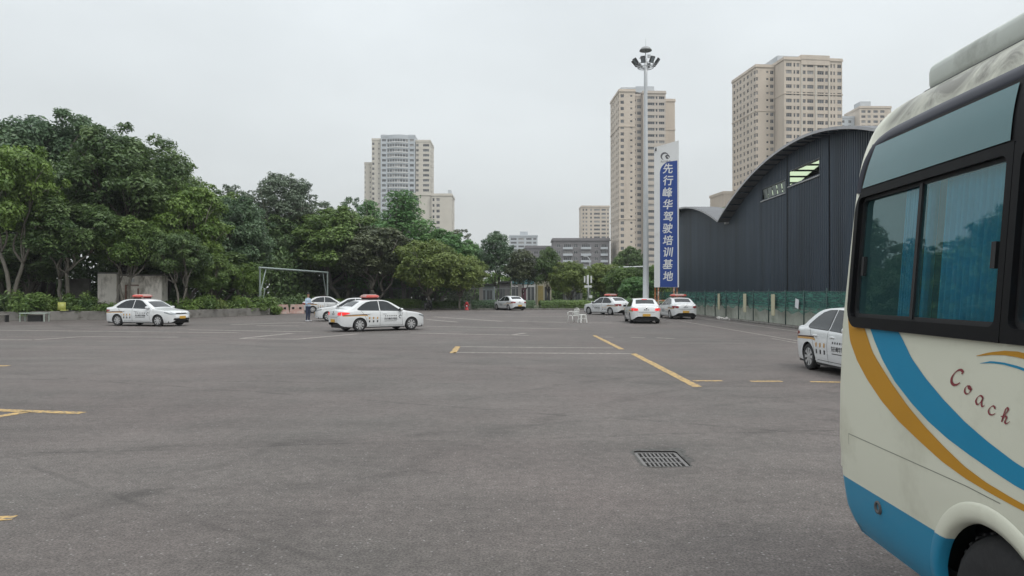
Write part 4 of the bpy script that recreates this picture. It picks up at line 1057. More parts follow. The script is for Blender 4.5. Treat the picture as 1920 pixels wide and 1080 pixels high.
for y0, y1 in ((30.5, 62), (62, 86)):
    q = MB(); q.smooth = True; up, dn = [], []
    nn = 60
    for k in range(nn+1):
        yv = lerp(y0, y1, k/nn); za = arch(yv if not (y0 == 62 and k == 0) else 62.0001); up.append((yv-66, za+.20)); dn.append((yv-66, za+.04))
    for xa, xb in ((-.95, 1.55), (3.15, 31)):
        q.grid([[(xa, p[0], p[1]) for p in up], [(xb, p[0], p[1]) for p in up]], flip=True); q.grid([[(xa, p[0], p[1]) for p in dn], [(xb, p[0], p[1]) for p in dn]])
    ro = q.build('roof', M_roofm, hg)
    q = MB(); q.smooth = True; q.grid([[(1.551, p[0], p[1]-.06) for p in up], [(3.149, p[0], p[1]-.06) for p in up]], flip=True); q.build('skylight_strip', M_sky, ro)
    q = MB()
    for k in range(int((y1-y0)/1.3)):
        yv = y0+.5+k*1.3; za = arch(yv); q.box(.35, yv-66-.035, za-.12, 30, yv-66+.035, za+.0)
    q.build('purlins', M_dark, ro)
    q = MB(); q.grid([[(-.955, p[0], p[1]) for p in dn], [(-.955, p[0], p[1]) for p in up]], flip=True); q.build('eave_trim', mat('eave_trim', (.42, .42, .43), .5), ro)
    for k in range(int((y1-y0)/1.15)):
        yv = y0+.6+k*1.15; za = arch(yv); sl = (arch(yv+.1)-arch(yv-.1))/.2
        if yv > y1-.3: continue
        q = MB(); q.cbox((-.45, yv-66, za-.02), (.86, .06, .09), 0, Matrix.Rotation(math.atan(sl), 4, 'X')); q.build('purlin_end', M_clad, ro)
q = MB(); q.box(-.3, 62-66-.25, 7.5, 6, 62-66+.25, 7.65); q.build('valley_gutter', mat('eave_trim', (.4,.4,.4)), hg)
for yv in (48.65, 42.2, 36.7): q = MB(); q.box(-.06, yv-66-.05, .9, -.036, yv-66+.05, arch(yv)-.05); q.build('joint_strip', M_dark, hg)

# ------------------------------------------------------------------ mesh fence with its concrete base
M_post = mat('fence_post', (.05, .09, .085), .6, .3); M_net = None
def netmat():
    m = bpy.data.materials.new('green_net'); m.use_nodes = True; t = m.node_tree; b = t.nodes['Principled BSDF']; o = t.nodes['Material Output']; K = t.links.new
    c = N(t, 'ShaderNodeTexCoord'); mp_ = N(t, 'ShaderNodeMapping'); mp_.inputs['Scale'].default_value = (1, .6, 5); K(c.outputs['Object'], mp_.inputs[0])
    n = N(t, 'ShaderNodeTexNoise'); n.inputs['Scale'].default_value = 2.5; n.inputs['Detail'].default_value = 5; K(mp_.outputs[0], n.inputs['Vector'])
    cr_ = N(t, 'ShaderNodeValToRGB'); cr_.color_ramp.elements[0].color = (.025, .11, .09, 1); cr_.color_ramp.elements[1].color = (.06, .24, .18, 1); cr_.color_ramp.elements[0].position = .35; cr_.color_ramp.elements[1].position = .68
    K(n.outputs[0], cr_.inputs[0]); K(cr_.outputs[0], b.inputs['Base Color']); b.inputs['Roughness'].default_value = .7
    tr = N(t, 'ShaderNodeBsdfTransparent'); ms = N(t, 'ShaderNodeMixShader')
    r_ = N(t, 'ShaderNodeMapRange'); r_.inputs['From Min'].default_value = .3; r_.inputs['From Max'].default_value = .7; r_.inputs['To Min'].default_value = .5; r_.inputs['To Max'].default_value = .8; K(n.outputs[0], r_.inputs['Value'])
    K(r_.outputs[0], ms.inputs[0]); K(tr.outputs[0], ms.inputs[1]); K(b.outputs[0], ms.inputs[2]); K(ms.outputs[0], o.inputs[0]); return m
M_net = netmat()
fn = empty('mesh_fence', (14.5, 50, 0), 'green mesh fence on metal posts along the foot of the hangar', 'fence')
pys = [74, 71, 68, 65, 62, 58.9, 56.1, 53.3, 50.6, 47.8, 44.9, 42.2, 39.6, 37.1, 34.4, 31.7, 29, 26.3, 23.6, 20.9, 18.2, 15.5]
for i, y in enumerate(pys):
    ln = random.uniform(-.05, .05); q = MB(); q.tube([(0, y-50, 0), (ln*.3, y-50+ln, 1.95+random.uniform(-.05, .08))], .032, 6); q.build('post', M_post, fn)
for a, b in zip(pys, pys[1:]):
    rows = []; rnd = random.Random(int(a*10)); hl = rnd.uniform(.74, .9)
    for j in range(6):
        rows.append([(.03+.04*math.sin(i*1.3+j)+.02*rnd.random(), a-50+(b-a)*i/10, lerp(hl+.08*math.sin(i*.9+a), 1.88-.06*math.sin(math.pi*i/10), j/5)) for i in range(11)])
    q = MB(); q.smooth = True; q.grid(rows); q.build('mesh_sheet', M_net, fn)
    q = MB(); q.tube([(0, a-50, 1.86), (0, (a+b)/2-50, 1.83), (0, b-50, 1.86)], .012, 5); q.tube([(0, a-50, 1.35), (0, b-50, 1.33)], .009, 5); q.build('wire', M_post, fn)
M_lowwall = mat('pale_rendered_wall', (.46, .48, .42), .9, var=.18, scale=1.2, dirt=((.22, .26, .19), .5, .75, 1.6), bump=.2)
q = MB()
yv = 15.0
lw = empty('low_wall', (15.0, 45, 0), 'pale weathered low wall standing behind the mesh fence posts', 'wall')
while yv < 74:
    ln = 3.1+random.uniform(-.3, .3); q = MB(); q.rbox(0, yv-45, 0, .18+random.uniform(0, .02), yv+ln-45-.02, .86+random.uniform(-.04, .06), .015); q.build('wall_panel', M_lowwall, lw); yv += ln
M_board = mat('yellow_board', (.52, .49, .34), .8, var=.1, scale=3)
for px, d, wd, z0, z1, lb in ((1351.5, 52.0, .36, .62, 1.72, 'pale yellow board on the mesh fence, farthest of three'), (1401, 46.2, .42, .58, 1.72, 'pale yellow board on the mesh fence, middle of three'), (1453.5, 41.2, .42, .52, 1.70, 'pale yellow board on the mesh fence, nearest of three')):
    q = MB(); q.rbox(-.02, -wd*.62, z0, .02, wd*.62, z1, .006); o = q.build('fence_board', M_board, None, (14.40, d, 0)); tag(o, lb, 'board', 'yellow boards tied to the fence')
q = MB(); q.rbox(-.012, -.22, 1.02, .012, .22, 1.48, .004, ); o = q.build('notice_sheet', mat('paper_white', (.7, .72, .74), .7), None, (14.42, 38.0, 0)); o.rotation_euler = (R(10), 0, 0); tag(o, 'small white notice sheet hanging askew on the mesh fence', 'notice')
q = MB(); q.rbox(14.2, 15, 0, 14.36, 75, .10, .02); struct(q.build('kerb_right', M_conc))
q = MB(); q.poly([(14.36, 14, .05), (18, 14, .05), (18, 92, .05), (14.36, 92, .05)]); struct(q.build('verge_strip', soil))
rnd = random.Random(5); hp = empty('rubble_heap', (14.1, 49.6, 0), 'small heap of pale plaster rubble at the foot of the mesh fence', 'rubble')
for k in range(9):
    bm = bmesh.new(); bmesh.ops.create_icosphere(bm, subdivisions=1, radius=1)
    for v in bm.verts: v.co *= rnd.uniform(.7, 1.2)
    s_ = rnd.uniform(.08, .2); q = MB(); q.bm(bm, Matrix.Translation((rnd.uniform(-.25, .1), rnd.uniform(-.9, .9), s_*.35)) @ Matrix.Diagonal((s_, s_*1.6, s_*.7, 1))); bm.free(); q.build('lump', mat('plaster', (.5, .48, .45), .9), hp)

# ------------------------------------------------------------------ tall sign
M_sblue = mat('sign_blue', (.016, .055, .25), .55, var=.06, scale=.8); M_swhite = mat('sign_white', (.66, .67, .67), .55, var=.05, scale=.7, dirt=((.45, .43, .40), .6, .85, 1.2)); M_rust = mat('orange_post', (.42, .16, .06), .7, var=.25, scale=4, dirt=((.6, .5, .42), .5, .62, 3))
sg = empty('sign_tower', (11.92, 57.6, 0), 'tall blue and white vertical sign with white characters beside the lamp mast', 'sign', R(-9))
q = MB(); a, b, zb, zl, zr, th = -.93, .93, 2.2, 13.0, 13.5, .34
P = [(a,-th/2,zb),(b,-th/2,zb),(b,-th/2,zr),(a,-th/2,zl)]; Qb = [(p[0],th/2,p[2]) for p in P]
n = q.add(P+Qb); q.face(n,n+1,n+2,n+3); q.face(n+7,n+6,n+5,n+4)
for i in range(4): j = (i+1) % 4; q.face(n+i, n+4+i, n+4+j, n+j)
q.build('panel', M_swhite, sg)
q = MB(); yf = -th/2-.006
pts = [(-.50,zb+.02),(.82,zb+.02),(.82,11.95)]+[(.35-.85*math.sin(t), 11.0+.9*math.cos(t)) for t in [math.pi/2*k/10 for k in range(11)]]
q.poly([(p[0], yf, p[1]) for p in pts]); q.build('blue_field', M_sblue, sg)
for k, ch in enumerate('先行峰华驾驶培训基地'):
    v, f = text_points(ch, 0.0, .12, 3); zc = 1.78+(549-(316+22.4*k))/FPX*57.5; s = .79
    q = MB()
    for j, (sx_, sz_) in enumerate(((-.016, 0), (.016, .006), (0, -.014), (0, .014))):      # broad brush weight
        n = q.add([(.10+u*s*.98+.03*math.sin(k*2.1)+sx_, yf-.004-.0015*j, zc+t*s*1.02+sz_) for u, t in v])
        for fc in f: q.face(*[n+i for i in fc])
    q.build('character', M_swhite, sg)
# emblem: open ring with a wing-like swirl
M_grey = mat('sign_grey', (.10, .10, .11), .6); q = MB()
def arcband(q, cx, cz, r0, r1, a0, a1, n=18, taper=True):
    lo, hi = [], []
    for k in range(n+1):
        a_ = lerp(a0, a1, k/n); w_ = math.sin(math.pi*(k/n)) if taper else 1; rm = (r0+r1)/2; h = (r1-r0)/2*(.15+.85*w_)
        lo.append((cx+(rm-h)*math.cos(a_), yf, cz+(rm-h)*math.sin(a_))); hi.append((cx+(rm+h)*math.cos(a_), yf, cz+(rm+h)*math.sin(a_)))
    q.grid([lo, hi], flip=True)
arcband(q, -.12, 12.28, .20, .34, .4, 4.3); arcband(q, .06, 12.2, .10, .22, -.2, 2.9); arcband(q, .12, 12.26, .04, .2, 2.6, 5.2); q.build('emblem', M_grey, sg)
v, f = text_points('先行峰华', .0, 0, 2); q = MB(); n = q.add([(-.05+u*.20, yf, 11.86+.02+t*.2) for u, t in v]); [q.face(*[n+i for i in fc]) for fc in f]; q.build('small_lettering', M_grey, sg)
q = MB(); q.tube([(-.80, -.2, 12.95), (-.80, -.34, 12.72)], .05, 8); q.build('spot_lamp', M_black, sg)
for xp in (-.86, -.62, .55, .80):
    for yp in ((-.1,) if xp in (-.62, .55) else (.1,)):
        q = MB(); q.box(xp-.055, yp-.055, 0, xp+.055, yp+.055, 2.198); q.build('post', M_rust, sg)
q = MB(); q.box(-.8, -.06, 1.12, .52, -.02, 1.24); q.build('cross_rail', M_rust, sg)
q = MB(); q.rbox(-.55, -.12, .05, .1, .12, .75, .02); q.build('base_box', M_rust, sg)

# ------------------------------------------------------------------ high lamp mast
M_galv = mat('mast_grey', (.55, .57, .58), .45, .2, var=.06, scale=.8)
hm = empty('lamp_mast', (10.76, 60, 0), 'tall white high mast with a ring of floodlights behind the sedans', 'lamp mast')
q = MB(); q.lathe([(.30,0),(.30,.05),(.255,.06),(.23,4),(.19,11),(.145,18.6),(.13,20.6),(.0001,20.62)], 20); q.build('pole', M_galv, hm)
zr = 19.9
for rr, zz in ((.62, zr), (.82, zr+.22)):
    q = MB(); q.tube([(rr*math.cos(2*math.pi*k/32), rr*math.sin(2*math.pi*k/32), zz) for k in range(33)], .035, 6, cap=False); q.build('lamp_ring', M_galv, hm)
q = MB()
for k in range(8): a_ = 2*math.pi*k/8; q.tube([(.14*math.cos(a_), .14*math.sin(a_), zr-.1), (.82*math.cos(a_), .82*math.sin(a_), zr+.22)], .025, 5)
q.build('ring_arms', M_galv, hm)
for k in range(8):
    a_ = 2*math.pi*(k+.5)/8; T_ = Matrix.Translation((.92*math.cos(a_), .92*math.sin(a_), zr+.42)) @ Matrix.Rotation(a_, 4, 'Z') @ Matrix.Rotation(R(38), 4, 'Y')
    q = MB(); q.box(-.07, -.17, -.26, .09, .17, .26, T_); lo = q.build('floodlight', M_black, hm)
    q = MB(); q.box(.092, -.14, -.22, .098, .14, .22, T_); q.build('lens', mat('flood_lens', (.25, .28, .30), .15, spec=.8), lo)
q = MB(); q.tube([(0, 0, 20.5), (0, 0, 21.3)], .04, 6); q.tube([(0, 0, 21.5), (0, 0, 22.25)], .014, 5); q.build('lightning_rod', M_galv, hm)
q = MB(); q.lathe([(.0001,21.62),(.15,21.60),(.32,21.52),(.46,21.38),(.50,21.26),(.47,21.26),(.30,21.30),(.0001,21.32)], 24); q.build('dome_cap', mat('dome_grey', (.30, .31, .31), .5), hm)
q = MB(); q.box(-.5, -.05, 20.62, -.1, .05, 20.72); q.box(.15, -.05, 20.7, .4, .05, 20.95); q.build('camera_bracket', M_galv, hm)
# ------------------------------------------------------------------ trees, shrubs, hedges
def leaf_mesh(name, P, Nn, S, tint, m, rng_, asp=.46):
    n = len(P)
    rv = rng_.normal(size=(n, 3)); t = np.cross(Nn, rv); t /= np.linalg.norm(t, axis=1, keepdims=True)+1e-9
    b = np.cross(Nn, t)
    S = S[:, None]
    V = np.empty((n, 4, 3)); V[:, 0] = P-t*S*.5; V[:, 1] = P+b*S*asp*.5+t*S*.05; V[:, 2] = P+t*S*.5-Nn*S*.12; V[:, 3] = P-b*S*asp*.5+t*S*.05
    me = bpy.data.meshes.new(name)
    me.vertices.add(4*n); me.vertices.foreach_set('co', V.reshape(-1).astype(np.float32))
    me.loops.add(4*n); me.loops.foreach_set('vertex_index', np.arange(4*n, dtype=np.int32))
    me.polygons.add(n); me.polygons.foreach_set('loop_start', np.arange(0, 4*n, 4, dtype=np.int32)); me.polygons.foreach_set('loop_total', np.full(n, 4, dtype=np.int32))
    at_ = me.attributes.new('tint', 'FLOAT', 'POINT'); at_.data.foreach_set('value', np.repeat(np.clip(tint, 0, 1), 4).astype(np.float32))
    me.update(calc_edges=True); me.validate()
    if m: me.materials.append(m)
    return me
def unit(a): return a/(np.linalg.norm(a, axis=-1, keepdims=True)+1e-9)
def blob_leaves(rng_, C, Rb, per, leaf, flat=.75, low=.45, thick=.45):
    """leaf tufts spread through the outer part of every clump"""
    Ps, Ns, Ss, Ts = [], [], [], []
    for c, r_ in zip(C, Rb):
        k = int(per*(r_/np.mean(Rb))**2*rng_.uniform(.8, 1.2)); d = unit(rng_.normal(size=(int(k*1.5), 3)))
        d = d[(d[:, 2] > -.15) | (rng_.random(len(d)) < low)][:k]
        ph = rng_.uniform(0, 6.28, 3); wob = 1+.22*np.sin(3.1*d[:, 0]*2+ph[0])*np.sin(2.7*d[:, 1]*2+ph[1])+.12*np.sin(5*d[:, 2]+ph[2])
        rad = r_*wob*(1-thick*rng_.random(len(d))**1.6)
        p = c+d*rad[:, None]*np.array([1, 1, flat])
        Ps.append(p); Ns.append(unit(d*.55+np.array([0, 0, .62])+rng_.normal(size=d.shape)*.38)); Ss.append(leaf*rng_.uniform(.5, 1.45, len(d)))
        Ts.append(np.clip(rng_.uniform(.1, .75)+rng_.normal(0, .16, len(d)), 0, 1))
    return np.concatenate(Ps), np.concatenate(Ns), np.concatenate(Ss), np.concatenate(Ts)
def limb(q, a, b, r0, r1, rng_, bend=.18, seg=6, n=7):
    a, b = np.array(a, float), np.array(b, float); L_ = np.linalg.norm(b-a); off = rng_.normal(size=3)*L_*bend; off[2] = abs(off[2])*.6
    pts = []; rad = []
    for i in range(n):
        t = i/(n-1); p = a+(b-a)*t+off*math.sin(math.pi*t)*.6+rng_.normal(size=3)*r0*.25*(0 < i < n-1); pts.append(p); rad.append(r0+(r1-r0)*t)
    q.tube(pts, rad, seg)
M_bark = mat('bark_pale', (.17, .155, .13), .9, var=.4, scale=5, bump=.5, bscale=18, stretch=(1, 1, .25)); M_bark2 = mat('bark_dark', (.07, .06, .05), .9, var=.3, scale=5, bump=.5, stretch=(1, 1, .25))
def tree_proto(seed, H, W_, base=.30, nb=34, per=380, leaf=.34, shape='round', fork=.2, stems=2, tr=.28, blobr=.27, barkm=None, inner=8, low=.45, flat=.75):
    rng_ = np.random.default_rng(seed); rx = W_/2; zc0, zc1 = H*base, H
    C, Rb = [], []
    for i in range(nb):
        g = (i+.5)/nb; th = i*2.39996+rng_.normal()*.25
        if shape == 'cone':
            z = lerp(zc0, zc1-.03*H, g**.85); rr = rx*(1-((z-zc0)/(zc1-zc0))**1.15)*.86+.05*rx; c = (rr*math.cos(th)*rng_.uniform(.55, 1), rr*math.sin(th)*rng_.uniform(.55, 1), z); rb = blobr*rx*(1.1-.55*g)*rng_.uniform(.85, 1.2)
        else:
            cz = 1-1.75*g if shape == 'round' else 1-1.5*g; s_ = math.sqrt(max(0, 1-cz*cz)); jit = rng_.uniform(.62, .98)
            hz = (zc1-zc0)/2
            c = (rx*.84*s_*jit*math.cos(th), rx*.84*s_*jit*math.sin(th), zc0+hz*(1.0)+hz*.80*cz*rng_.uniform(.85, 1.03)); rb = blobr*rx*rng_.uniform(.72, 1.25)
        C.append(c); Rb.append(rb)
    if shape != 'cone' and inner > 0:      # loose sprays that break the outline
        for i in range(nb//2):
            th = rng_.uniform(0, 6.28); cz = rng_.uniform(-.1, 1); s_ = math.sqrt(max(0, 1-cz*cz)); hz = (zc1-zc0)/2
            C.append((rx*.98*s_*math.cos(th), rx*.98*s_*math.sin(th), zc0+hz+hz*(.97 if shape == 'round' else .86)*cz)); Rb.append(blobr*rx*rng_.uniform(.28, .5))
    for i in range(inner):
        C.append((rng_.normal()*rx*.3, rng_.normal()*rx*.3, lerp(zc0, zc1, rng_.uniform(.25, .75)))); Rb.append(blobr*rx*1.1)
    C = np.array(C); Rb = np.array(Rb)
    P, Nn, S, T_ = blob_leaves(rng_, C, Rb, per, leaf, flat, low)
    q = MB(); zf = H*fork; order = np.argsort(-C[:, 2])
    for s_ in range(stems):
        a0 = 2*math.pi*s_/stems+rng_.uniform(0, 1); sp = .10*W_*(stems > 1); fo = np.array([sp*math.cos(a0), sp*math.sin(a0), zf*rng_.uniform(.85, 1.3)])
        limb(q, (fo[0]*.12, fo[1]*.12, -.3), fo, tr*(1 if stems == 1 else .72), tr*.55, rng_, .1, 8)
        mine = [i for i in range(len(C)) if stems == 1 or (int(((math.atan2(C[i][1], C[i][0])-a0) % (2*math.pi))/(2*math.pi/stems)+.5) % stems) == 0]
        rng_.shuffle(mine)
        mine = sorted(mine[:max(8, int(64/stems))], key=lambda i: math.atan2(C[i][1]-fo[1], C[i][0]-fo[0]))
        for g0 in range(0, len(mine), 5):       # crooked boughs that fork again into branches
            grp = mine[g0:g0+5]; mid_ = fo+(np.mean([C[i] for i in grp], axis=0)-fo)*rng_.uniform(.42, .6)+rng_.normal(size=3)*.05*W_
            limb(q, fo, mid_, tr*.40, tr*.24, rng_, .26, 6, 8)
            for i in grp: limb(q, mid_, C[i], tr*.19, tr*.06, rng_, .2, 5)
    if shape == 'cone': limb(q, (0, 0, zf), (0, 0, H*.95), tr*.6, .03, rng_, .02, 6)
    return q.mesh('trunk', barkm or M_bark), (P, Nn, S, T_, rng_)
protoT = {}
def proto(key, **kw):
    tm, d = tree_proto(**kw); protoT[key] = (tm, d, kw['H'], kw['W_'], {})
proto('ficus_a', seed=11, H=15, W_=11, nb=46, per=680, leaf=.31, base=.22, stems=3, tr=.42, inner=12, barkm=M_bark2)
proto('ficus_b', seed=12, H=15, W_=11, nb=44, per=680, leaf=.31, base=.18, stems=2, tr=.42, inner=12, barkm=M_bark2)
proto('mid_a', seed=13, H=10, W_=7.5, nb=34, per=520, leaf=.28, base=.25, stems=2, tr=.26, inner=9)
proto('mid_b', seed=14, H=10, W_=7.5, nb=32, per=520, leaf=.28, base=.30, stems=3, tr=.26, inner=9)
proto('round_a', seed=15, H=6, W_=6, nb=30, per=480, leaf=.22, base=.22, stems=2, tr=.16, inner=8)
proto('round_b', seed=16, H=6, W_=6, nb=28, per=480, leaf=.22, base=.28, stems=1, tr=.16, inner=8)
proto('feather', seed=17, H=15, W_=7.5, nb=64, per=150, leaf=.26, base=.34, stems=1, tr=.24, fork=.34, blobr=.22, inner=6, shape='tall', flat=.7)
proto('cone', seed=18, H=9, W_=4.6, nb=30, per=230, leaf=.24, base=.20, stems=1, tr=.12, fork=.25, blobr=.34, shape='tall', inner=5, barkm=M_bark2)
proto('high', seed=23, H=10, W_=7.5, nb=26, per=480, leaf=.28, base=.40, stems=2, tr=.22, fork=.30, inner=7)
proto('bushy', seed=19, H=13, W_=10, nb=48, per=420, leaf=.26, base=.16, stems=2, tr=.26, blobr=.26, shape='cone', inner=10)
proto('sparse', seed=20, H=12, W_=5.5, nb=30, per=70, leaf=.28, base=.40, stems=1, tr=.17, fork=.4, blobr=.16, inner=0, flat=.7)
LM = dict(dark=leafmat('leaf_dark_green', (0.057, 0.110, 0.036), (0.185, 0.267, 0.093), .28), deep=leafmat('leaf_blue_green', (0.053, 0.106, 0.055), (0.164, 0.251, 0.125), .28), mid=leafmat('leaf_mid_green', (0.088, 0.158, 0.041), (0.212, 0.307, 0.080), .3),
          light=leafmat('leaf_fresh_green', (0.098, 0.175, 0.033), (0.224, 0.330, 0.070), .3), yellow=leafmat('leaf_yellow_green', (0.120, 0.175, 0.039), (0.267, 0.330, 0.091), .3), bright=leafmat('leaf_bright_green', (0.073, 0.182, 0.055), (0.175, 0.314, 0.102), .3),
          grey=leafmat('leaf_grey_green', (0.099, 0.138, 0.089), (0.199, 0.251, 0.168), .25), rust=leafmat('leaf_reddish_dark', (0.069, 0.089, 0.046), (0.152, 0.175, 0.084), .2))
def tree(kind, px, d, top, wpx, m, label, z0=0.0, rz=None, name='tree'):
    tm, dat, H, W_, cache = protoT[kind]
    if m not in cache:
        P, Nn, S, T_, rng_ = dat; cache[m] = leaf_mesh('crown', P, Nn, S, T_, LM[m], np.random.default_rng(5))
    h = CAMZ+(549-top)/FPX*d-z0; wd = wpx/FPX*d
    o = empty(name, ((px-960)/FPX*d, d, z0), label, 'tree', rz if rz is not None else random.uniform(0, 6.28)); o.scale = (wd/W_, wd/W_, h/H)
    link('trunk', tm, o); link('crown', cache[m], o)
    return o
B = .42
TREES = [
 ('high', 22, 49.5, 262, 185, 'light', 'fresh green lobed tree at the far left edge with forked pale trunk', B, 'ficus_tree'),
 ('high', 122, 51.5, 370, 190, 'dark', 'shaded tree with leaning forked trunk left of the pale shed wall', B, 'ficus_tree'),
 ('ficus_a', 85, 62, 203, 270, 'deep', 'tallest dark tree at the far left rising above the fresh green one', B, 'ficus_tree'),
 ('ficus_b', 232, 57, 236, 262, 'dark', 'huge rounded dark banyan overhanging the pale shed', B, 'ficus_tree'),
 ('ficus_a', 300, 66, 285, 210, 'mid', 'broad green tree on the right shoulder of the huge banyan', B, 'ficus_tree'),
 ('high', 236, 52.5, 400, 130, 'mid', 'leafy tree growing before the shed behind the leftmost sedan', B, 'ficus_tree'),
 ('mid_b', 354, 56.5, 348, 150, 'light', 'tree with yellow green upper crown right of the huge banyan', B, 'broadleaf_tree'),
 ('high', 338, 53.2, 430, 110, 'dark', 'low dark tree beside the right end of the shed', B, 'broadleaf_tree'),
 ('mid_a', 448, 64.5, 370, 132, 'deep', 'compact dark tree left of the steel gantry', B, 'broadleaf_tree'),
 ('round_b', 395, 56.5, 475, 95, 'mid', 'slender tree with pale bare stem over the low kerb wall', B, 'broadleaf_tree'),
 ('round_a', 466, 61.5, 492, 62, 'light', 'small yellowish tree touching the gantry beam\'s left end', B, 'broadleaf_tree'),
 ('sparse', 435, 82, 328, 100, 'grey', 'thin open crowned tree top on the skyline above the compact dark tree', B, 'broadleaf_tree'),
 ('feather', 528, 84, 312, 150, 'grey', 'tall feathery grey green tree rising behind the steel gantry', 0, 'feathery_tree'),
 ('sparse', 598, 88, 360, 120, 'grey', 'open airy tree on the skyline right of the tall feathery one', 0, 'broadleaf_tree'),
 ('mid_b', 540, 82, 430, 130, 'mid', 'soft green tree seen through the steel gantry', 0, 'broadleaf_tree'),
 ('mid_a', 636, 81, 388, 180, 'mid', 'dark tree with forked pale trunk at the gantry\'s right post', 0, 'broadleaf_tree'),
 ('sparse', 656, 104, 352, 75, 'deep', 'lone spiky tree top left of the bowed tower', 0, 'broadleaf_tree'),
 ('mid_b', 704, 79, 425, 150, 'rust', 'dark brownish tree behind the iron fence and the near sedan', 0, 'broadleaf_tree'),
 ('bushy', 755, 86, 358, 250, 'bright', 'bright green bushy tree standing before the bowed tower', 0, 'bushy_tree'),
 ('bushy', 690, 92, 376, 170, 'bright', 'bright green tree top left of the bushy tree before the bowed tower', 0, 'bushy_tree'),
 ('mid_a', 828, 84, 430, 130, 'bright', 'green tree sloping down right of the bushy one below the beige block', 0, 'broadleaf_tree'),
 ('round_a', 800, 77, 450, 135, 'yellow', 'yellow green rounded tree above the parked motorbike', 0, 'round_tree'),
 ('round_b', 862, 78, 478, 105, 'yellow', 'yellow green rounded tree above the red hydrant', 0, 'round_tree'),
 ('sparse', 862, 120, 418, 70, 'rust', 'bare twiggy tree top right of the beige block', 0, 'broadleaf_tree'),
 ('mid_b', 885, 104, 455, 60, 'bright', 'small green tree between the beige block and the tallest conical tree', 0, 'broadleaf_tree'),
 ('cone', 931, 92, 427, 68, 'deep', 'tallest dark conical tree in the middle, left of the far pale block', 0, 'magnolia_tree'),
 ('cone', 980, 90, 462, 66, 'rust', 'brownish dark conical tree below the far pale block', 0, 'magnolia_tree'),
 ('cone', 1028, 89, 458, 50, 'dark', 'narrow conical tree left of the grey brick block', 0, 'magnolia_tree'),
 ('round_a', 1066, 88, 490, 82, 'yellow', 'yellow green rounded tree below the grey brick block', 0, 'round_tree'),
 ('round_b', 1128, 92, 495, 85, 'yellow', 'yellow green rounded tree behind the white signpost', 0, 'round_tree'),
 ('round_a', 1172, 86, 500, 85, 'mid', 'green rounded tree left of the lamp mast foot', 0, 'round_tree'),
 ('mid_a', 1182, 112, 462, 66, 'dark', 'dark tree below the middle tower beside the lamp mast', 0, 'broadleaf_tree'),
 ('round_b', 1196, 72, 520, 82, 'bright', 'low bright green bush tree at the foot of the lamp mast', 0, 'round_tree'),
 ('mid_b', 1232, 96, 495, 70, 'mid', 'green tree between the lamp mast and the tall sign', 0, 'broadleaf_tree'),
 ('ficus_b', -60, 58, 215, 260, 'dark', 'dark tree mass cut off by the left picture edge', B, 'ficus_tree'),
 ('ficus_b', 165, 74, 245, 250, 'dark', 'dark background tree between the two tallest left trees', B, 'ficus_tree'),
 ('ficus_a', 392, 74, 352, 190, 'mid', 'dark background tree behind the one with yellow green crown', B, 'ficus_tree'),
 ('ficus_b', 490, 82, 400, 190, 'dark', 'dark background tree behind the gantry beam', B, 'ficus_tree'),
 ('ficus_a', 590, 86, 400, 190, 'mid', 'dark background tree behind the forked tree by the gantry', 0, 'ficus_tree'),
 ('ficus_b', 690, 98, 450, 210, 'dark', 'dark background tree behind the iron fence', 0, 'ficus_tree'),
 ('ficus_a', 790, 98, 440, 190, 'bright', 'dark background tree behind the rounded yellow green trees', 0, 'ficus_tree'),
 ('mid_a', 30, 56, 440, 210, 'dark', 'low shaded tree behind the forked trunk at far left', B, 'broadleaf_tree'),
 ('mid_b', 290, 66, 450, 190, 'dark', 'low shaded tree above the shed roof line', B, 'broadleaf_tree'),
 ('mid_a', 420, 64, 455, 180, 'dark', 'low shaded tree behind the planted kerb bed', B, 'broadleaf_tree'),
]
for i, (k, px, d, top, wpx, m, lb, z0, nm) in enumerate(TREES): tree(k, px, d, top, wpx, m, lb, z0, i*1.7, nm)
# shrubs
ORD = ('first', 'second', 'third', 'fourth', 'fifth', 'sixth', 'seventh', 'eighth', 'ninth')
def nth(i, xs): return ORD[sorted(range(len(xs)), key=lambda k: xs[k]).index(i)]
rng_ = np.random.default_rng(31)
shr = []
for s_ in range(3):
    n = 12; C = np.stack([rng_.normal(0, .42, n), rng_.normal(0, .42, n), rng_.uniform(.15, .85, n)], 1); Rb = rng_.uniform(.26, .42, n)
    P, Nn, S, T_ = blob_leaves(rng_, C, Rb, 130, .15, .9, .8); shr.append((P, Nn, S, T_))
scache = {}
def shrub(px, d, h, wd, m, label, z0, v, group=None, name='shrub'):
    if (v, m) not in scache: scache[v, m] = leaf_mesh('shrub', *shr[v], LM[m], np.random.default_rng(6))
    o = link(name, scache[v, m], None, ((px-960)/FPX*d, d, z0), px*.7); o.scale = (wd/1.7, wd/1.7, h/1.25)
    tag(o, label, 'shrub', group); return o
SP_ = ((-30,47,1.5,2.2,'mid'),(8,48.5,1.6,2,'dark'),(48,48.6,2.0,2.6,'mid'),(78,48.8,1.5,2.2,'mid'),(106,50.4,1.3,1.7,'light'),(134,50.8,1.9,2.0,'mid'),(160,51,1.3,2.2,'dark'),(182,51.2,.9,1.6,'rust'),(150,49.8,.7,1.6,'mid'))
SX = [t[0] for t in SP_]
for i, (px, d, h, wd, m) in enumerate(SP_):
    shrub(px, d, h, wd, m, 'leafy green shrub under the trees behind the white table and shed, ' + nth(i, SX) + ' from the left', B, i % 3, 'shrubs in the far left bed')
SP_ = ((205,49.9,.8,1.6,'mid'),(335,53.2,1.2,1.8,'mid'),(362,53.6,1.3,2.0,'light'),(385,54.8,1.4,2.0,'mid'),(408,55.6,1.1,1.8,'yellow'),(432,57,1.2,2.0,'mid'),(452,58,1.3,1.8,'light'),(478,59.3,1.3,2.0,'mid'),(494,60.2,1.3,1.7,'mid'))
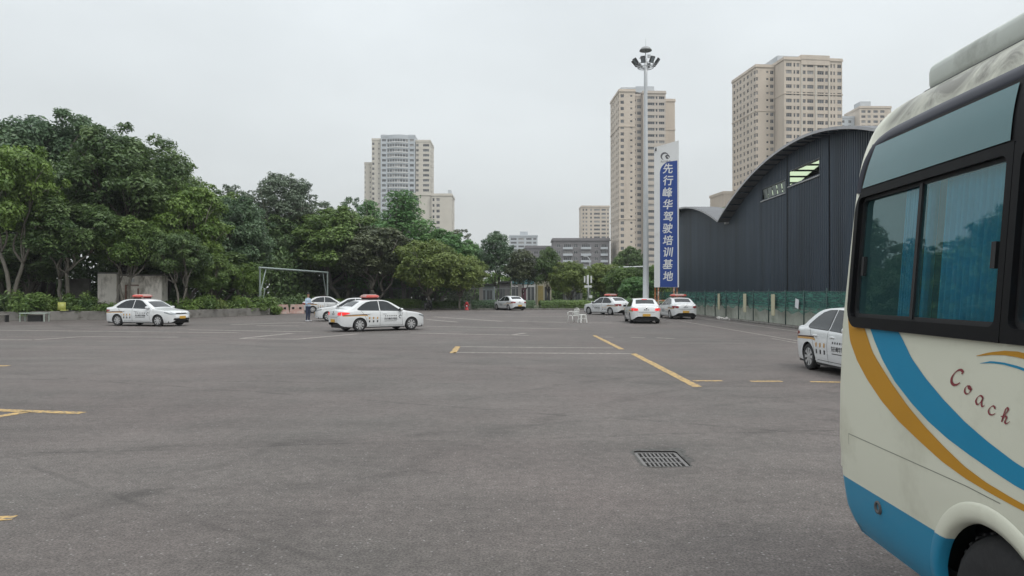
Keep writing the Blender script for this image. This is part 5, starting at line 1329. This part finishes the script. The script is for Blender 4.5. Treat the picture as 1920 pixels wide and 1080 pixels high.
SX = [t[0] for t in SP_]
for i, (px, d, h, wd, m) in enumerate(SP_):
    shrub(px, d, h, wd, m, 'leafy shrub spilling over the long kerb wall left of the gantry, ' + nth(i, SX) + ' from the left', B, i % 3, 'shrubs above the long kerb wall')
SP_ = ((508,61,1.7,2.2,'mid'),(517,60.5,1.1,1.6,'light'),(535,66,1.8,2.6,'dark'),(555,68,1.9,2.8,'dark'),(588,72,1.6,2.6,'dark'),(630,72,1.5,2.0,'light'),(640,76,1.3,2.4,'mid'))
SX = [t[0] for t in SP_]
for i, (px, d, h, wd, m) in enumerate(SP_):
    shrub(px, d, h, wd, m, 'leafy shrub beneath the steel gantry frame, ' + nth(i, SX) + ' from the left', 0, i % 3, 'shrubs under the gantry')
SP_ = ((1150,68,1.7,2.6,'bright'),(1190,66,1.6,2.4,'bright'),(1212,66.5,1.3,2.0,'mid'),(1250,64,1.2,2.0,'mid'),(1228,66,1.4,2.2,'dark'))
SX = [t[0] for t in SP_]
for i, (px, d, h, wd, m) in enumerate(SP_):
    shrub(px, d, h, wd, m, 'bright leafy shrub at the foot of the lamp mast and sign, ' + nth(i, SX) + ' from the left', 0, i % 3, 'shrubs by the lamp mast')
# clipped hedges before the street
def hedge(x0, y0, x1, y1, h, wd, m, label, seed):
    rg = np.random.default_rng(seed); L_ = math.hypot(x1-x0, y1-y0); n = int(L_*1100*h)
    u = rg.random(n)*L_; a = rg.uniform(-.25, math.pi+.25, n); bump_ = .85+.3*np.sin(u*1.7+seed)*np.sin(u*.9)*.5+rg.normal(0, .07, n)
    yv = np.cos(a)*wd/2*bump_; zv = np.where(rg.random(n) < .45, rg.random(n)*h*.9, h*.55+np.sin(a)*h*.45*bump_); yv = np.where(zv < h*.55, np.sign(yv)*wd/2*(.8+.25*rg.random(n)), yv)
    Nn = unit(np.stack([rg.normal(0, .3, n), np.cos(a), np.abs(np.sin(a))+.3], 1)+rg.normal(0, .4, (n, 3)))
    me = leaf_mesh('hedge', np.stack([u, yv, zv], 1), Nn, .17*rg.uniform(.7, 1.3, n), np.clip(.45+.25*np.sin(u*.8+seed)+rg.normal(0, .2, n), 0, 1), LM[m], rg)
    o = link('hedge', me, None, (x0, y0, 0), math.atan2(y1-y0, x1-x0)); tag(o, label, 'hedge'); return o
gx = lambda px, d: (px-960)/FPX*d
hedge(gx(628,80), 80, gx(790,79.5), 79.5, 1.15, 1.4, 'mid', 'dark hedge before the iron fence behind the near sedan', 1)
hedge(gx(792,79.4), 79.4, gx(868,79.3), 79.3, .95, 1.4, 'dark', 'low dark hedge behind the parked motorbike', 2)
hedge(gx(884,79.3), 79.3, gx(1002,80), 80, 1.05, 1.5, 'deep', 'dark clipped hedge behind the small distant sedan', 3)
hedge(gx(1012,80), 80, gx(1112,81), 81, 1.0, 1.6, 'mid', 'clipped hedge right of the small distant sedan', 4)
hedge(gx(1116,80), 80, gx(1205,76), 76, .9, 1.4, 'dark', 'low hedge behind the sedan left of the lamp mast', 5)
# shaded thicket behind the first rows of trees: one mass
def thicket(name, line, h, wd, n, m, seed):
    rg = np.random.default_rng(seed); P = np.array(line, float); seg = np.linalg.norm(np.diff(P, axis=0), axis=1); cum = np.concatenate([[0], np.cumsum(seg)]); u = rg.random(n)*cum[-1]
    X = np.interp(u, cum, P[:, 0]); Y = np.interp(u, cum, P[:, 1]); top = h*(.72+.2*np.sin(u*.45+seed)+.13*np.sin(u*1.3)); z = top*rg.random(n)**.8
    C = np.stack([X+rg.normal(0, .5, n), Y+rg.uniform(-wd/2, wd/2, n), z], 1)
    Nn = unit(rg.normal(size=(n, 3))+np.array([0, -.5, .4]))
    me = leaf_mesh(name, C, Nn, .55*rg.uniform(.6, 1.3, n), np.clip(.35+.2*np.sin(u)+rg.normal(0, .2, n), 0, 1), LM[m], rg); o = link(name, me); o['label'] = 'dense shaded thicket under and behind the trees'; return stuff(o)
thicket('thicket', [(-75, 66), (-44, 70), (-24, 76), (-20.5, 92), (-6, 104)], 6.5, 5, 42000, 'dark', 3)
thicket('thicket', [(-9, 114), (8, 116), (26, 112)], 5.2, 4, 16000, 'mid', 4)

# ------------------------------------------------------------------ iron fence with stone posts
M_stone = mat('stone_grey', (.20, .19, .18), .9, var=.15, scale=2, bump=.3)
M_ironf = mat('iron_grey', (.16, .17, .17), .6, .3)
fx0, fd = gx(612, 83), 83.0
ff = empty('iron_fence', (fx0, fd, 0), 'grey iron railing fence with stone posts behind the near sedan', 'fence')
for k in range(6):
    q = MB(); q.box(k*4.3-.2, -.2, 0, k*4.3+.2, .2, 2.55); q.box(k*4.3-.27, -.27, 2.55, k*4.3+.27, .27, 2.72); q.build('stone_post', M_stone, ff)
    if k < 5:
        q = MB(); q.box(k*4.3+.2, -.15, 0, k*4.3+4.1, .15, .55); q.build('base_wall', M_stone, ff)
        q = MB(); q.box(k*4.3+.2, -.03, 2.2, k*4.3+4.1, .03, 2.28); q.build('rail', M_ironf, ff); q = MB(); q.box(k*4.3+.2, -.03, .75, k*4.3+4.1, .03, .83); q.build('rail', M_ironf, ff)
        q = MB()
        for j in range(24): xx = k*4.3+.32+j*.155; q.box(xx-.018, -.018, .552, xx+.018, .018, 2.5)
        stuff(q.build('pickets', M_ironf, ff))
# ------------------------------------------------------------------ pale shed, gantry, barriers
M_shed = mat('shed_plaster', (.82, .77, .70), .9, var=.10, scale=1, dirt=((.22, .19, .15), .5, .68, 1.1), bump=.2, stretch=(1, 1, .5))
sx0, sx1 = gx(183, 53.6), gx(300, 53.6)
sh = empty('shed', (sx0, 53.6, .4), 'pale pinkish plaster shed wall under the banyan behind the leftmost sedan', 'shed')
wd = sx1-sx0
q = MB(); q.box(0, 0, 0, 1.35, 2, 2.75); q.box(1.5, .25, 0, wd, 1.2, 2.6); q.build('wall', M_shed, sh)
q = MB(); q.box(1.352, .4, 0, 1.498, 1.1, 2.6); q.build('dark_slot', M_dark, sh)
q = MB(); q.box(-.12, .2, 2.752, 1.352, 2.1, 2.86); q.box(1.4, .4, 2.603, wd+.1, 1.3, 2.70); q.build('roof_slab', M_conc, sh)
q = MB(); q.box(wd*.42, .16, .6, wd*.42+.08, .248, 1.9); q.box(wd*.62, .16, .6, wd*.62+.06, .248, 1.7); q.box(wd*.42, .17, 1.9, wd*.62+.06, .246, 1.96); q.build('pipe', mat('rusty_pipe', (.20, .10, .07), .8), sh)
q = MB(); q.box(wd*.5, .05, 2.15, wd*.5+.28, .249, 2.4); q.build('wall_lamp', M_swhite, sh)
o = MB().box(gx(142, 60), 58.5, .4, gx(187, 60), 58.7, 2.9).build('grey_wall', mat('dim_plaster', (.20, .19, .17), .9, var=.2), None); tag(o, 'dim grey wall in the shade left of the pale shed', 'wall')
M_steel = mat('gantry_steel', (.26, .31, .29), .5, .2, var=.12, scale=2)
ga = empty('height_gantry', (-19.2, 66.9, 0), 'grey green steel height gantry spanning the shaded drive', 'gantry')
PL, PR = Vector((-1.0, -7.1, 0)), Vector((.9, 7.1, 0))
hz = 3.79
def beam(q, a, b, s_=.06):
    a, b = Vector(a), Vector(b); q.tube([a, b], s_, 4)
q = MB(); beam(q, PL+Vector((0, -.2, hz)), PR+Vector((0, .2, hz)), .085); q.build('top_beam', M_steel, ga)
q = MB(); beam(q, PL, PL+Vector((0, 0, hz)), .075); q.build('post', M_steel, ga); q = MB(); beam(q, PR, PR+Vector((0, 0, hz)), .075); q.build('post', M_steel, ga)
dv = (PR-PL).normalized()
q = MB(); beam(q, PL+dv*1.1+Vector((0, 0, hz)), PL+dv*.1+Vector((0, 0, 1.9)), .05); q.build('brace', M_steel, ga)
q = MB(); beam(q, PR-dv*1.2+Vector((0, 0, hz)), PR-dv*.3+Vector((0, 0, 1.5)), .05); q.build('brace', M_steel, ga)
q = MB(); beam(q, PL+Vector((0, 0, 2.4)), PL+dv*.9+Vector((0, 0, 0)), .04); beam(q, PL+dv*.9+Vector((0, 0, 2.1)), PL+dv*.1, .035); q.build('prop', M_steel, ga)
q = MB(); q.box(PR.x-.55, PR.y-.3, .55, PR.x+.1, PR.y-.2, 1.45); q.build('warning_panel', mat('faded_red', (.42, .13, .10), .7, var=.25, scale=6), ga)
M_barr = mat('faded_pink_plastic', (.48, .30, .26), .7, var=.15, scale=3, dirt=((.5, .45, .4), .48, .65, 4))
for px, d, lb in ((528, 63.5, 'faded pink plastic road barrier beside the kerb wall, left one'), (557, 64.5, 'faded pink plastic road barrier left of the person, right one')):
    q = MB(); P = [(-.62,-.22,0),(.62,-.22,0),(.62,.22,0),(-.62,.22,0),(-.58,-.16,.28),(.58,-.16,.28),(.58,.16,.28),(-.58,.16,.28),(-.52,-.09,.78),(.52,-.09,.78),(.52,.09,.78),(-.52,.09,.78)]
    b_ = q.add(P)
    for r_ in (0, 4):
        for k in range(4): q.face(b_+r_+k, b_+r_+(k+1) % 4, b_+r_+4+(k+1) % 4, b_+r_+4+k)
    q.face(b_+8, b_+9, b_+10, b_+11); rt = empty('road_barrier', (gx(px, d), d, 0), lb, 'barrier', .15, 'pink road barriers'); q.build('shell', M_barr, rt)
    for xx in (-.3, .3): MB().box(xx-.1, -.165, .38, xx+.1, -.135, .55).build('fork_hole', M_black, rt)
# white table, yellow chair, bench, hydrant, motorbike
M_wp = mat('white_plastic', (.66, .66, .63), .45, var=.05, dirt=((.4, .38, .34), .55, .8, 6)); M_tabg = mat('table_pale_green', (.42, .50, .44), .5, var=.08)
tb = empty('table', (gx(65, 46.2), 46.2, 0), 'low pale green table on thin legs at the far left', 'table', .05)
MB().rbox(-.78, -.3, .50, .78, .3, .54, .01).build('table_top', M_tabg, tb)
for xx in (-.72, .72):
    for yy_ in (-.26, .26): MB().box(xx-.018, yy_-.018, 0, xx+.018, yy_+.018, .502).build('leg', M_tabg, tb)
MB().box(-.45, .05, .0, .35, .28, .40).build('shelf_box', mat('dark_cabinet', (.05, .05, .05), .8), tb)
ch = empty('chair', (gx(121, 48.62), 48.62, .58), 'yellow green plastic chair perched on the kerb wall', 'chair', .5)
q = MB(); q.smooth = True; q.rbox(-.24, -.22, .03, .24, .24, .08, .02); q.build('seat', mat('lime_plastic', (.36, .38, .10), .45), ch)
q = MB(); q.smooth = True; q.cbox((-.16, .2, .32), (.46, .045, .52), 0, Matrix.Rotation(R(-12), 4, 'X')); q.build('backrest', mat('lime_plastic', (.36, .42, .05)), ch)
for xx in (-.2, .2):
    for yy_ in (-.18, .2): MB().box(xx-.015, yy_-.015, .0, xx+.015, yy_+.015, .04).build('leg', M_black, ch)
MB().rbox(.1, -.26, .01, .62, .1, .06, .01).build('footrest', M_black, ch)
bn = empty('bench', (gx(-2, 45.5), 45.5, 0), 'grey bench cut by the left picture edge', 'bench', .1)
MB().rbox(-.6, -.2, .42, .55, .2, .48, .01).build('seat', M_conc, bn)
for xx in (-.5, .42): MB().box(xx, -.16, 0, xx+.08, .16, .422).build('leg', M_black, bn)
hd = empty('fire_hydrant', (gx(875, 77), 77.2, 0), 'red fire hydrant standing before the dark hedge', 'hydrant')
M_hr = mat('hydrant_red', (.45, .025, .03), .45, var=.1)
q = MB(); q.lathe([(.22,0),(.22,.08),(.15,.10),(.15,.62),(.19,.64),(.19,.70),(.13,.78),(.05,.86),(.0001,.87)], 16); q.build('barrel', M_hr, hd)
for s_ in (-1, 1): q = MB(); q.tube([(0, 0, .48), (s_*.26, 0, .48)], .075, 10); q.build('outlet', M_hr, hd)
q = MB(); q.lathe([(.0001,-.20),(.07,-.20),(.08,-.14)], 12, Matrix.Translation((0, 0, .42)), 'Y'); q.build('cap', M_swhite, hd)
mb_ = empty('motorbike', (gx(803, 75.5), 75.5, 0), 'dark scooter with white lamps parked before the low hedge', 'motorbike', R(70))
for xx in (-.58, .58):
    q = MB(); q.lathe([(.16,-.05),(.25,-.045),(.27,0),(.25,.045),(.16,.05)], 20, Matrix.Translation((xx, 0, .27)), 'Y'); q.build('wheel', M_tyre, mb_)
q = MB(); q.smooth = True; q.rbox(-.75, -.15, .38, -.02, .15, .72, .08); q.rbox(-.05, -.13, .28, .42, .13, .38, .03); q.build('body', M_black, mb_)
q = MB(); q.smooth = True; q.rbox(-.70, -.13, .72, .0, .13, .82, .04); q.build('seat', M_black, mb_)
q = MB(); q.smooth = True; q.cbox((.46, 0, .66), (.10, .34, .70), 0, Matrix.Rotation(R(-14), 4, 'Y')); q.build('leg_shield', M_black, mb_)
q = MB(); q.tube([(.34, -.34, 1.04), (.38, 0, 1.0), (.34, .34, 1.04)], .02, 6); q.tube([(.38, 0, 1.0), (.58, 0, .27)], .03, 6); q.build('handlebar', M_black, mb_)
for yy_ in (-.36, .36): q = MB(); q.lathe([(.0001,0),(.06,0),(.05,.02)], 10, Matrix.Translation((.34, yy_, 1.15)) @ Matrix.Rotation(R(90), 4, 'Y')); q.build('mirror', M_swhite, mb_)
q = MB(); q.lathe([(.0001,0),(.09,0),(.1,-.04)], 14, Matrix.Translation((.56, 0, .82)) @ Matrix.Rotation(R(90), 4, 'Y')); q.build('headlamp', M_swhite, mb_)
# white plastic armchair and stool on the asphalt
pc = empty('plastic_chair', (gx(1075, 44.9), 44.9, 0), 'white plastic armchair standing on the asphalt left of the stool', 'chair', R(-60))
q = MB(); q.smooth = True; q.rbox(-.23, -.23, .40, .23, .23, .43, .012); q.build('seat', M_wp, pc)
for k in range(5): MB().rbox(-.2+k*.085, .215, .44, -.145+k*.085, .245, .80, .01).build('back_slat', M_wp, pc)
q = MB(); q.tube([(-.25, .23, .43), (-.24, .25, .80), (-.1, .26, .86), (.1, .26, .86), (.24, .25, .80), (.25, .23, .43)], .018, 6); q.build('back_rim', M_wp, pc)
for s_ in (-1, 1):
    q = MB(); q.tube([(s_*.27, .22, .64), (s_*.28, -.1, .64), (s_*.27, -.22, .60), (s_*.25, -.22, .42)], .02, 6); q.build('armrest', M_wp, pc)
    for yy_ in (-.2, .2): q = MB(); q.tube([(s_*.2, yy_, .41), (s_*.25, yy_*1.2, 0)], [.024, .018], 6); q.build('leg', M_wp, pc)
ps = empty('plastic_stool', (gx(1092, 44.4), 44.4, 0), 'white plastic stool standing right of the plastic armchair', 'stool', .4)
q = MB(); q.smooth = True; q.rbox(-.17, -.17, .44, .17, .17, .50, .02); q.build('seat', M_wp, ps)
for sx_ in (-1, 1):
    for sy_ in (-1, 1):
        q = MB(); P = [(sx_*.14, sy_*.14, .46), (sx_*.20, sy_*.20, 0)]; q.tube(P, [.055, .045], 4); q.build('leg', M_wp, ps)
q = MB(); q.box(-.16, -.165, .24, .16, -.15, .29); q.box(-.16, .15, .24, .16, .165, .29); q.box(-.165, -.15, .24, -.15, .15, .29); q.box(.15, -.15, .24, .165, .15, .29); q.build('stretcher', M_wp, ps)
# ------------------------------------------------------------------ street furniture and shop fronts behind the trees
sp = empty('signpost', (gx(1103, 82), 82, 0), 'white signpost with small hanging plates before the yellow green trees', 'signpost')
q = MB(); q.tube([(0, 0, 0), (0, 0, 3.75)], [.06, .05], 8); q.build('post', M_galv, sp)
for xx, z0, z1 in ((-.42, 2.9, 3.6), (-.12, 2.75, 3.7), (.3, 2.85, 3.65)): MB().rbox(xx-.06, -.09, z0, xx+.10, -.055, z1, .008).build('plate', M_swhite, sp)
MB().rbox(-.42, -.06, 2.35, .38, -.04, 2.6, .008).build('plate', M_swhite, sp); MB().rbox(.08, -.2, 1.2, .42, .0, 1.5, .01).build('control_box', M_swhite, sp)
sl_ = empty('street_lamp', (gx(1104, 108), 108, 0), 'thin street lamp with curved neck above the signpost', 'street lamp')
q = MB(); q.tube([(.15, 0, 0), (.15, 0, 6.0), (.1, 0, 6.7), (-.25, 0, 7.05)], [.09, .06, .05, .04], 8); q.build('pole', M_galv, sl_); MB().rbox(-.75, -.12, 7.0, -.2, .12, 7.1, .03).build('lamp_head', M_galv, sl_)
ta = empty('traffic_gantry', (gx(1232, 100), 100, 0), 'long pale traffic arm reaching left from behind the tall sign', 'traffic arm')
q = MB(); q.tube([(0, 0, 0), (0, 0, 5.6)], .14, 8); q.build('post', M_galv, ta); q = MB(); q.tube([(0, 0, 5.35), (gx(1098, 100)-gx(1232, 100), 0, 5.05)], [.10, .06], 8); q.build('arm', M_galv, ta)
M_shopg = mat('shop_glass', (.05, .055, .06), .1, spec=.8); M_shopw = mat('shop_white', (.45, .45, .44), .7, var=.06); M_bluegrey = mat('kiosk_bluegrey', (.24, .28, .30), .6)
def shop(px0, px1, d, h, label, wallm, openings, extra=()):
    a, b = gx(px0, d), gx(px1, d); o = empty('shop_building' if h > 2.9 else 'guard_kiosk', (a, d, 0), label, 'building'); wd = b-a
    q = MB(); q.box(0, 0, 0, wd, 5, h); q.build('wall', wallm, o)
    q = MB(); q.box(-.15, -.3, h, wd+.15, 5.2, h+.18); q.build('roof', mat('dark_roof', (.05, .05, .05), .9), o)
    for (u0, u1, z0, z1, mm, nm) in openings:
        q = MB(); q.box(u0*wd, -.06, z0, u1*wd, -.004, z1); w_ = q.build(nm, mm, o)
        if nm in ('window', 'door'):
            q = MB(); um = (u0+u1)/2*wd; q.box(um-.03, -.09, z0, um+.03, -.061, z1); q.box(u0*wd-.06, -.1, z0-.06, u1*wd+.06, -.062, z0); q.box(u0*wd-.06, -.1, z1, u1*wd+.06, -.062, z1+.06); q.build('frame', wallm, w_)
    return o
shop(958, 1004, 106, 4.2, 'white fronted shop with coloured posters glimpsed between the dark conical trees', M_shopw, [(.05,.35,.3,2.6,M_shopg,'window'),(.4,.62,.1,2.5,mat('shop_maroon', (.10,.03,.05), .5),'door'),(.68,.95,.3,2.6,M_shopg,'window'),(.05,.95,3.0,3.9,mat('shop_teal', (.09,.20,.22), .5, var=.3, scale=2),'signboard')])
shop(1006, 1034, 107, 4.0, 'cream shop bay with yellow poster right of the white fronted shop', mat('shop_cream', (.36,.34,.26), .7, var=.1), [(.1,.45,.3,2.8,mat('poster_yellow', (.26,.21,.08), .5, var=.2, scale=3),'poster'),(.55,.9,.2,2.6,M_shopg,'door')])
shop(898, 926, 98, 2.8, 'pale blue grey guard kiosk with windows under the rounded trees', M_bluegrey, [(.12,.42,.9,2.1,M_shopg,'window'),(.55,.9,.9,2.1,M_shopg,'window')])
shop(936, 956, 104, 3.2, 'dark fronted stall between the kiosk and the white shop', mat('stall_dark', (.10,.09,.09), .7), [(.1,.5,.3,2.4,M_shopg,'window'),(.6,.95,.2,1.4,M_shopw,'poster')])
shop(1060, 1092, 104, 3.3, 'low dark building behind the yellow green trees with white signboard', mat('stall_grey', (.12,.125,.12), .8), [(.1,.9,2.2,2.9,M_shopw,'signboard'),(.15,.5,.2,2.0,M_shopg,'window'),(.6,.85,.1,2.0,M_shopg,'door')])
# ------------------------------------------------------------------ person
def person():
    rt = empty('person', (gx(577.5, 46.4), 46.4, 0), 'person in pale blue shirt and dark trousers standing behind the near sedan, arms held forward', 'person', R(-28))
    # faces local +x
    V = [(0,0,.93),(0,0,1.12),(0,0,1.32),(.01,0,1.42),(.02,0,1.50),(.035,0,1.60),(.04,0,1.70)]; E = [(0,1),(1,2),(2,3),(3,4),(4,5),(5,6)]
    Rr = [.135,.13,.15,.11,.05,.085,.075]
    def ch(start, pts, rads):
        p = start
        for c, r_ in zip(pts, rads): V.append(c); Rr.append(r_); E.append((p, len(V)-1)); p = len(V)-1
        return p
    for s_ in (-1, 1):
        ch(0, [(0, s_*.09, .86), (.02, s_*.10, .48), (-.02, s_*.10, .09), (.03, s_*.11, .04), (.13, s_*.12, .035)], [.105,.072,.05,.045,.038])
        w_ = ch(2, [(0, s_*.17, 1.38), (.02, s_*.22, 1.13), (.22, s_*.17, 1.10), (.29, s_*.13, 1.12)], [.065,.05,.036,.032])
        for k in range(4):
            dz = .027-.018*k; ch(w_, [(.34, s_*(.12-.004*k), 1.12+dz), (.372-.004*abs(k-1), s_*(.10-.004*k), 1.115+dz)], [.010,.009])
        ch(w_, [(.31, s_*.10, 1.15), (.34, s_*.08, 1.16)], [.011,.009])
    me = bpy.data.meshes.new('body'); me.from_pydata(V, E, [])
    o = link('body', me, rt)
    sk = o.modifiers.new('skin', 'SKIN'); sk.use_smooth_shade = True
    for i, v in enumerate(me.skin_vertices[0].data): v.radius = (Rr[i], Rr[i]); v.use_root = (i == 0)
    me.skin_vertices[0].data[1].radius = (.11, .15); me.skin_vertices[0].data[2].radius = (.12, .17); me.skin_vertices[0].data[0].radius = (.12, .15)
    ss = o.modifiers.new('sub', 'SUBSURF'); ss.levels = 1; ss.render_levels = 2
    m = bpy.data.materials.new('person_skin_and_clothes'); m.use_nodes = True; t = m.node_tree; b = t.nodes['Principled BSDF']; b.inputs['Roughness'].default_value = .8; K = t.links.new
    c = N(t, 'ShaderNodeTexCoord'); s_ = N(t, 'ShaderNodeSeparateXYZ'); K(c.outputs['Object'], s_.inputs[0])
    cr_ = N(t, 'ShaderNodeValToRGB'); cr_.color_ramp.interpolation = 'CONSTANT'; K(s_.outputs['Z'], cr_.inputs[0])
    # heights: shoe, trousers, shirt, skin
    mrz = N(t, 'ShaderNodeMapRange'); mrz.inputs['From Max'].default_value = 2.0; K(s_.outputs['Z'], mrz.inputs['Value']); K(mrz.outputs[0], cr_.inputs[0])
    el = cr_.color_ramp.elements; el[0].position = 0; el[0].color = (.5, .5, .5, 1); el[1].position = .035; el[1].color = (.022, .035, .07, 1)
    e = el.new(.47); e.color = (.42, .52, .64, 1); e = el.new(.735); e.color = (.32, .19, .13, 1)
    gt = N(t, 'ShaderNodeMath', operation='GREATER_THAN'); K(s_.outputs['X'], gt.inputs[0]); gt.inputs[1].default_value = .16
    mx = N(t, 'ShaderNodeMix', data_type='RGBA'); K(gt.outputs[0], mx.inputs[0]); K(cr_.outputs[0], mx.inputs[6]); mx.inputs[7].default_value = (.32, .19, .13, 1)
    K(mx.outputs[2], b.inputs['Base Color']); me.materials.append(m)
    q = MB(); bm = bmesh.new(); bmesh.ops.create_icosphere(bm, subdivisions=3, radius=1)
    for v in bm.verts: v.co = Vector((v.co.x*.105+.02, v.co.y*.092, v.co.z*.11+1.69))
    dl = [v for v in bm.verts if (v.co.x > .075 and v.co.z < 1.72) or v.co.z < 1.60]; bmesh.ops.delete(bm, geom=dl, context='VERTS'); q.smooth = True; q.bm(bm); bm.free(); q.build('hair', mat('hair_black', (.012, .011, .010), .6), rt)
    for s_ in (-1, 1):
        q = MB(); q.smooth = True; q.rbox(-.09, s_*.115-.05, 0, .19, s_*.115+.05, .075, .03); q.build('shoe', mat('shoe_pale', (.45, .45, .46), .6), rt)
        q = MB(); q.rbox(.105, s_*.035-.012, 1.655, .122, s_*.035+.012, 1.665, .003); q.build('eye', M_black, rt)
        q = MB(); q.rbox(.01, s_*.085-.012, 1.62, .05, s_*.085+.012, 1.68, .008); q.build('ear', mat('skin', (.32, .19, .13), .6), rt)
    q = MB(); q.rbox(.105, -.012, 1.615, .140, .012, 1.65, .008); q.build('nose', mat('skin', (.32, .19, .13)), rt)
    q = MB(); q.rbox(.108, -.024, 1.578, .118, .024, 1.588, .003); q.build('mouth', mat('lip', (.22, .09, .07), .6), rt)
    ph = MB().rbox(.32, -.10, 1.10, .37, .10, 1.125, .005).build('folder', mat('folder_blue', (.10, .14, .22), .5), None, rt.location, R(-28)); tag(ph, 'small dark blue folder held in the person\'s hands', 'folder')
person()
# ------------------------------------------------------------------ thin haze between the lot and the far towers
q = MB(); q.box(-420, -60, -1.2, 420, 720, 122); hz_o = stuff(q.build('haze', []))
m = bpy.data.materials.new('haze_air'); m.use_nodes = True; t = m.node_tree; t.nodes.clear(); o_ = N(t, 'ShaderNodeOutputMaterial'); pv = N(t, 'ShaderNodeVolumePrincipled')
pv.inputs['Color'].default_value = (.92, .95, .97, 1); pv.inputs['Density'].default_value = .0003; pv.inputs['Anisotropy'].default_value = .2
t.links.new(pv.outputs[0], o_.inputs['Volume']); hz_o.data.materials.append(m); hz_o['label'] = 'thin pale haze in the air over the lot and towers'
